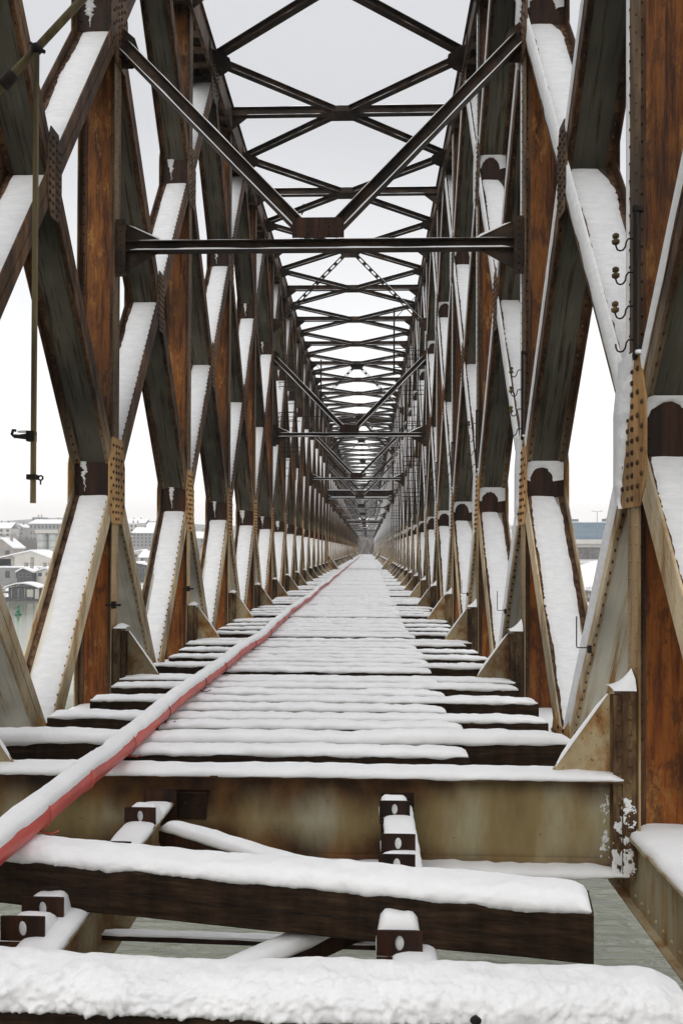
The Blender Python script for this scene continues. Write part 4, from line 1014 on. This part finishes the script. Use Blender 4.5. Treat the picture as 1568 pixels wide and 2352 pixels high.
# right bank
r = empty('warehouse', (G(1400, 330), 330, Z(1262, 330)), 'long blue-grey clad industrial hall on the right bank', 'building'); mb = MB(); wl = G(1300, 330)-G(1400, 330)
X0 = G(1240, 330)-G(1400, 330); X1 = G(1560, 330)-G(1400, 330)
mb.box(X0, X1, 0, 30, -4, Z(1197, 330)-Z(1262, 330)); link('cladding', mb.mesh('cladding', ['blue_cladding']), r)
mb = MB(); zt = Z(1197, 330)-Z(1262, 330); mb.box(G(1300, 330)-G(1400, 330), G(1326, 330)-G(1400, 330), 2, 8, zt+.002, zt+1.2); mb.box(G(1388, 330)-G(1400, 330), G(1420, 330)-G(1400, 330), 2, 8, zt+.002, zt+1.5); link('roof_unit', mb.mesh('unit', ['blue_cladding']), r)
mb = MB(); mb.box(X0, X1, -.1, 0.05, zt-.25, zt+.1); link('parapet', mb.mesh('parapet', ['snow']), r)
Y = 290; r = empty('road_viaduct', (G(1400, Y), Y, Z(1262, Y)), 'concrete road viaduct parapet in front of the blue hall', 'viaduct'); mb = MB(); X0 = G(1200, Y)-G(1400, Y); X1 = G(1600, Y)-G(1400, Y)
mb.box(X0, X1, 0, 9, Z(1249, Y)-Z(1262, Y)-1.0, Z(1243, Y)-Z(1262, Y)); link('deck', mb.mesh('deck', ['grey_concrete']), r)
mb = MB(); mb.box(X0, X1, -.3, 0-.002, Z(1247, Y)-Z(1262, Y), Z(1237, Y)-Z(1262, Y)); link('parapet', mb.mesh('parapet', ['pale_render']), r)
mb = MB(); mb.box(X0, X1, .5, 8.5, Z(1285, Y)-Z(1262, Y)-6, Z(1249, Y)-Z(1262, Y)-1.01); link('abutment_wall', mb.mesh('wall', ['rubble']), r)
Y = 300; r = empty('street_lamp', (G(1365, Y), Y, Z(1240, Y)), 'tall double-arm street lamp rising above the blue hall', 'street lamp'); h = Z(1174, Y)-Z(1240, Y); mb = MB(); mb.tube([(0, 0, 0), (0, 0, h)], .12, 8); link('pole', mb.mesh('pole', ['grey_render']), r)
mb = MB(); mb.tube([(-1.7, 0, h+.25), (0, 0, h), (1.7, 0, h+.25)], .09, 6); link('arm', mb.mesh('arm', ['grey_render']), r)
for s in (-1, 1): mb = MB(); mb.box(s*1.7-.4, s*1.7+.4, -.12, .12, h+.2, h+.36); link('lamp_head', mb.mesh('head', ['grey_concrete']), r)
# snow bank and stones on the right
def bank(x, y): return -8.5+7.5*math.exp(-((x-G(1400, 235))/16)**2-((y-238)/13)**2)+.4*fbm(x*.2, y*.2, 0, 3)
o = sheet('snow_bank', bank, [G(1240, 235)+2*i for i in range(32)], [212+2*i for i in range(26)], 'snow')
rnd = random.Random(8); mb = MB()
for i in range(420):
    x = rnd.uniform(G(1180, 190), G(1480, 190)); y = shore(x)+rnd.uniform(0, 18); r_ = rnd.uniform(.25, .9); mb.sphere((x, y, gz(x, y)+.1), r_*1.6, r_, r_*.6, 7, 5, rnd.choice((0, 0, 1)))
for i in range(260):
    x = rnd.uniform(G(-40, 210), G(520, 210)); y = shore(x)+rnd.uniform(-1, 12); r_ = rnd.uniform(.2, .7); mb.sphere((x, y, gz(x, y)+.1), r_*1.8, r_, r_*.6, 7, 5, rnd.choice((0, 0, 1)))
o = link('shore_rubble', mb.mesh('rubble', ['rubble', 'snow'])); tag(o, 'snow-dusted stones and rubble scattered along the far river bank', 'rubble', None, 'stuff')

def tree(mb, base, h, seed, spread=.35, depth=5, r0=.02, mi=0):
    rnd = random.Random(seed)
    def br(p, d, L, r, lv):
        q = p+d*L*.5+Vector((rnd.gauss(0, .05), rnd.gauss(0, .05), rnd.gauss(0, .03)))*L; e = q+(d+Vector((rnd.gauss(0, .12), rnd.gauss(0, .12), .06))).normalized()*L*.5
        mb.tube([p, q, e], r, 5 if lv > 2 else 3, mi, rr=[r, r*.8, r*.6], cap=False)
        if lv == 0: return
        for i in range(3 if lv > 1 else 4):
            a = rnd.uniform(0, 6.28); t = rnd.uniform(.45, 1)
            nd = (d+Vector((math.cos(a), math.sin(a), rnd.uniform(-.1, .5)))*rnd.uniform(.5, .95)).normalized(); br(p+(e-p)*t, nd, L*rnd.uniform(.55, .8), r*.5, lv-1)
    br(Vector(base), Vector((0, 0, 1)), h*.36, h*r0, depth)
protos = []
for k in range(4):
    mt = MB(); tree(mt, (0, 0, 0), 10, k+1, depth=5, r0=.018); protos.append(mt)
PT = []
for k, mt in enumerate(protos):
    tr = MB(); tr.tube([(0, 0, -1.5), (0, 0, 0), (0, 0, 3.2)], .2, 8, rr=[.28, .24, .16]); PT.append((tr.mesh('trunk', ['bark']), mt.mesh('crown', ['twig'])))
spots = [(5, 330, 12, 'bare grey tree left of the silos, nearest the picture edge'), (28, 340, 14, 'bare tree with tangled twigs just above the small house'), (50, 345, 11, 'bare tree between the small house and the silos'), (72, 360, 13, 'bare tree directly behind the left silo'), (-12, 350, 16, 'tall bare tree at the extreme left of the bank'),
         (40, 400, 15, 'bare tree higher on the hill left of the grey apartment block'), (15, 410, 15, 'bare hilltop tree near the left picture edge'), (1180, 240, 15, 'bare snowy tree left of the second right post'), (1172, 262, 13, 'smaller bare tree behind the snowy one at the second right post'),
         (455, 330, 10, 'bare tree between the second and third left posts'), (345, 520, 14, 'distant bare tree above the terraced apartments')]
for i, (x, Y, h, lab) in enumerate(spots):
    X = G(x, Y); r = empty('bare_tree', (X, Y, gz(X, Y)), lab, 'tree', 'bare winter trees on the far bank', i*1.3); r.scale = (h/10,)*3
    link('trunk', PT[i % 4][0], r); link('crown', PT[i % 4][1], r)
# far wood as one mass
rnd = random.Random(12); mb = MB()
for i in range(470):
    if i < 150: x = rnd.uniform(-9, 12); y = rnd.uniform(274, 290); sc_ = rnd.uniform(.9, 1.35)
    elif i < 270: x = rnd.uniform(G(-60, 400), G(140, 400)); y = rnd.uniform(365, 440); sc_ = rnd.uniform(1.0, 1.7)
    elif i < 390: x = rnd.uniform(-230, -60); y = rnd.uniform(480, 640); sc_ = rnd.uniform(1.0, 1.6)
    else: x = rnd.uniform(-160, 120); y = rnd.uniform(600, 700); sc_ = rnd.uniform(1, 1.5)
    z = gz(x, y); src = MB(); tree(src, (x, y, z), (15 if i < 150 else 9)*sc_, i+50, depth=3, r0=.042 if i < 150 else .03)
    mb.add(src.v, src.f, 1 if i < 150 else 0)
o = link('distant_woods', mb.mesh('woods', ['twig', 'pale_twig'])); tag(o, 'hazy bare brown wood on the far bank behind the end of the bridge', 'woods', None, 'stuff')
# reeds
rnd = random.Random(21); mb = MB()
for i in range(2600):
    x = rnd.uniform(G(1280, 205), G(1500, 205)); y = rnd.uniform(196, 214); z = max(gz(x, y), bank(x, y) if y > 212 else -99); h = rnd.uniform(.6, 1.8); a = rnd.gauss(0, .3)
    mb.add([(x-.03, y, z), (x+.03, y, z), (x+a, y+rnd.gauss(0, .2), z+h)], [(0, 1, 2)])
o = link('reeds', mb.mesh('reeds', ['twig'])); tag(o, 'dry grey reeds below the snow bank on the right shore', 'reeds', None, 'stuff')
# ------------------------------------------------------------------ haze
HAZE = 0.00055
mb = MB(); mb.box(-1000, 1000, -320, 1500, -17, 75)
hz = link('haze', mb.mesh('haze', [])); hz['kind'] = 'stuff'; hz['label'] = 'thin pale winter haze over the river'; hz['category'] = 'haze'
m = bpy.data.materials.new('haze'); m.use_nodes = True; t = m.node_tree; t.nodes.clear()
o_ = t.nodes.new('ShaderNodeOutputMaterial'); v = t.nodes.new('ShaderNodeVolumePrincipled'); v.inputs['Color'].default_value = (.93, .94, .95, 1); v.inputs['Density'].default_value = HAZE
t.links.new(v.outputs[0], o_.inputs['Volume']); hz.data.materials.append(m)
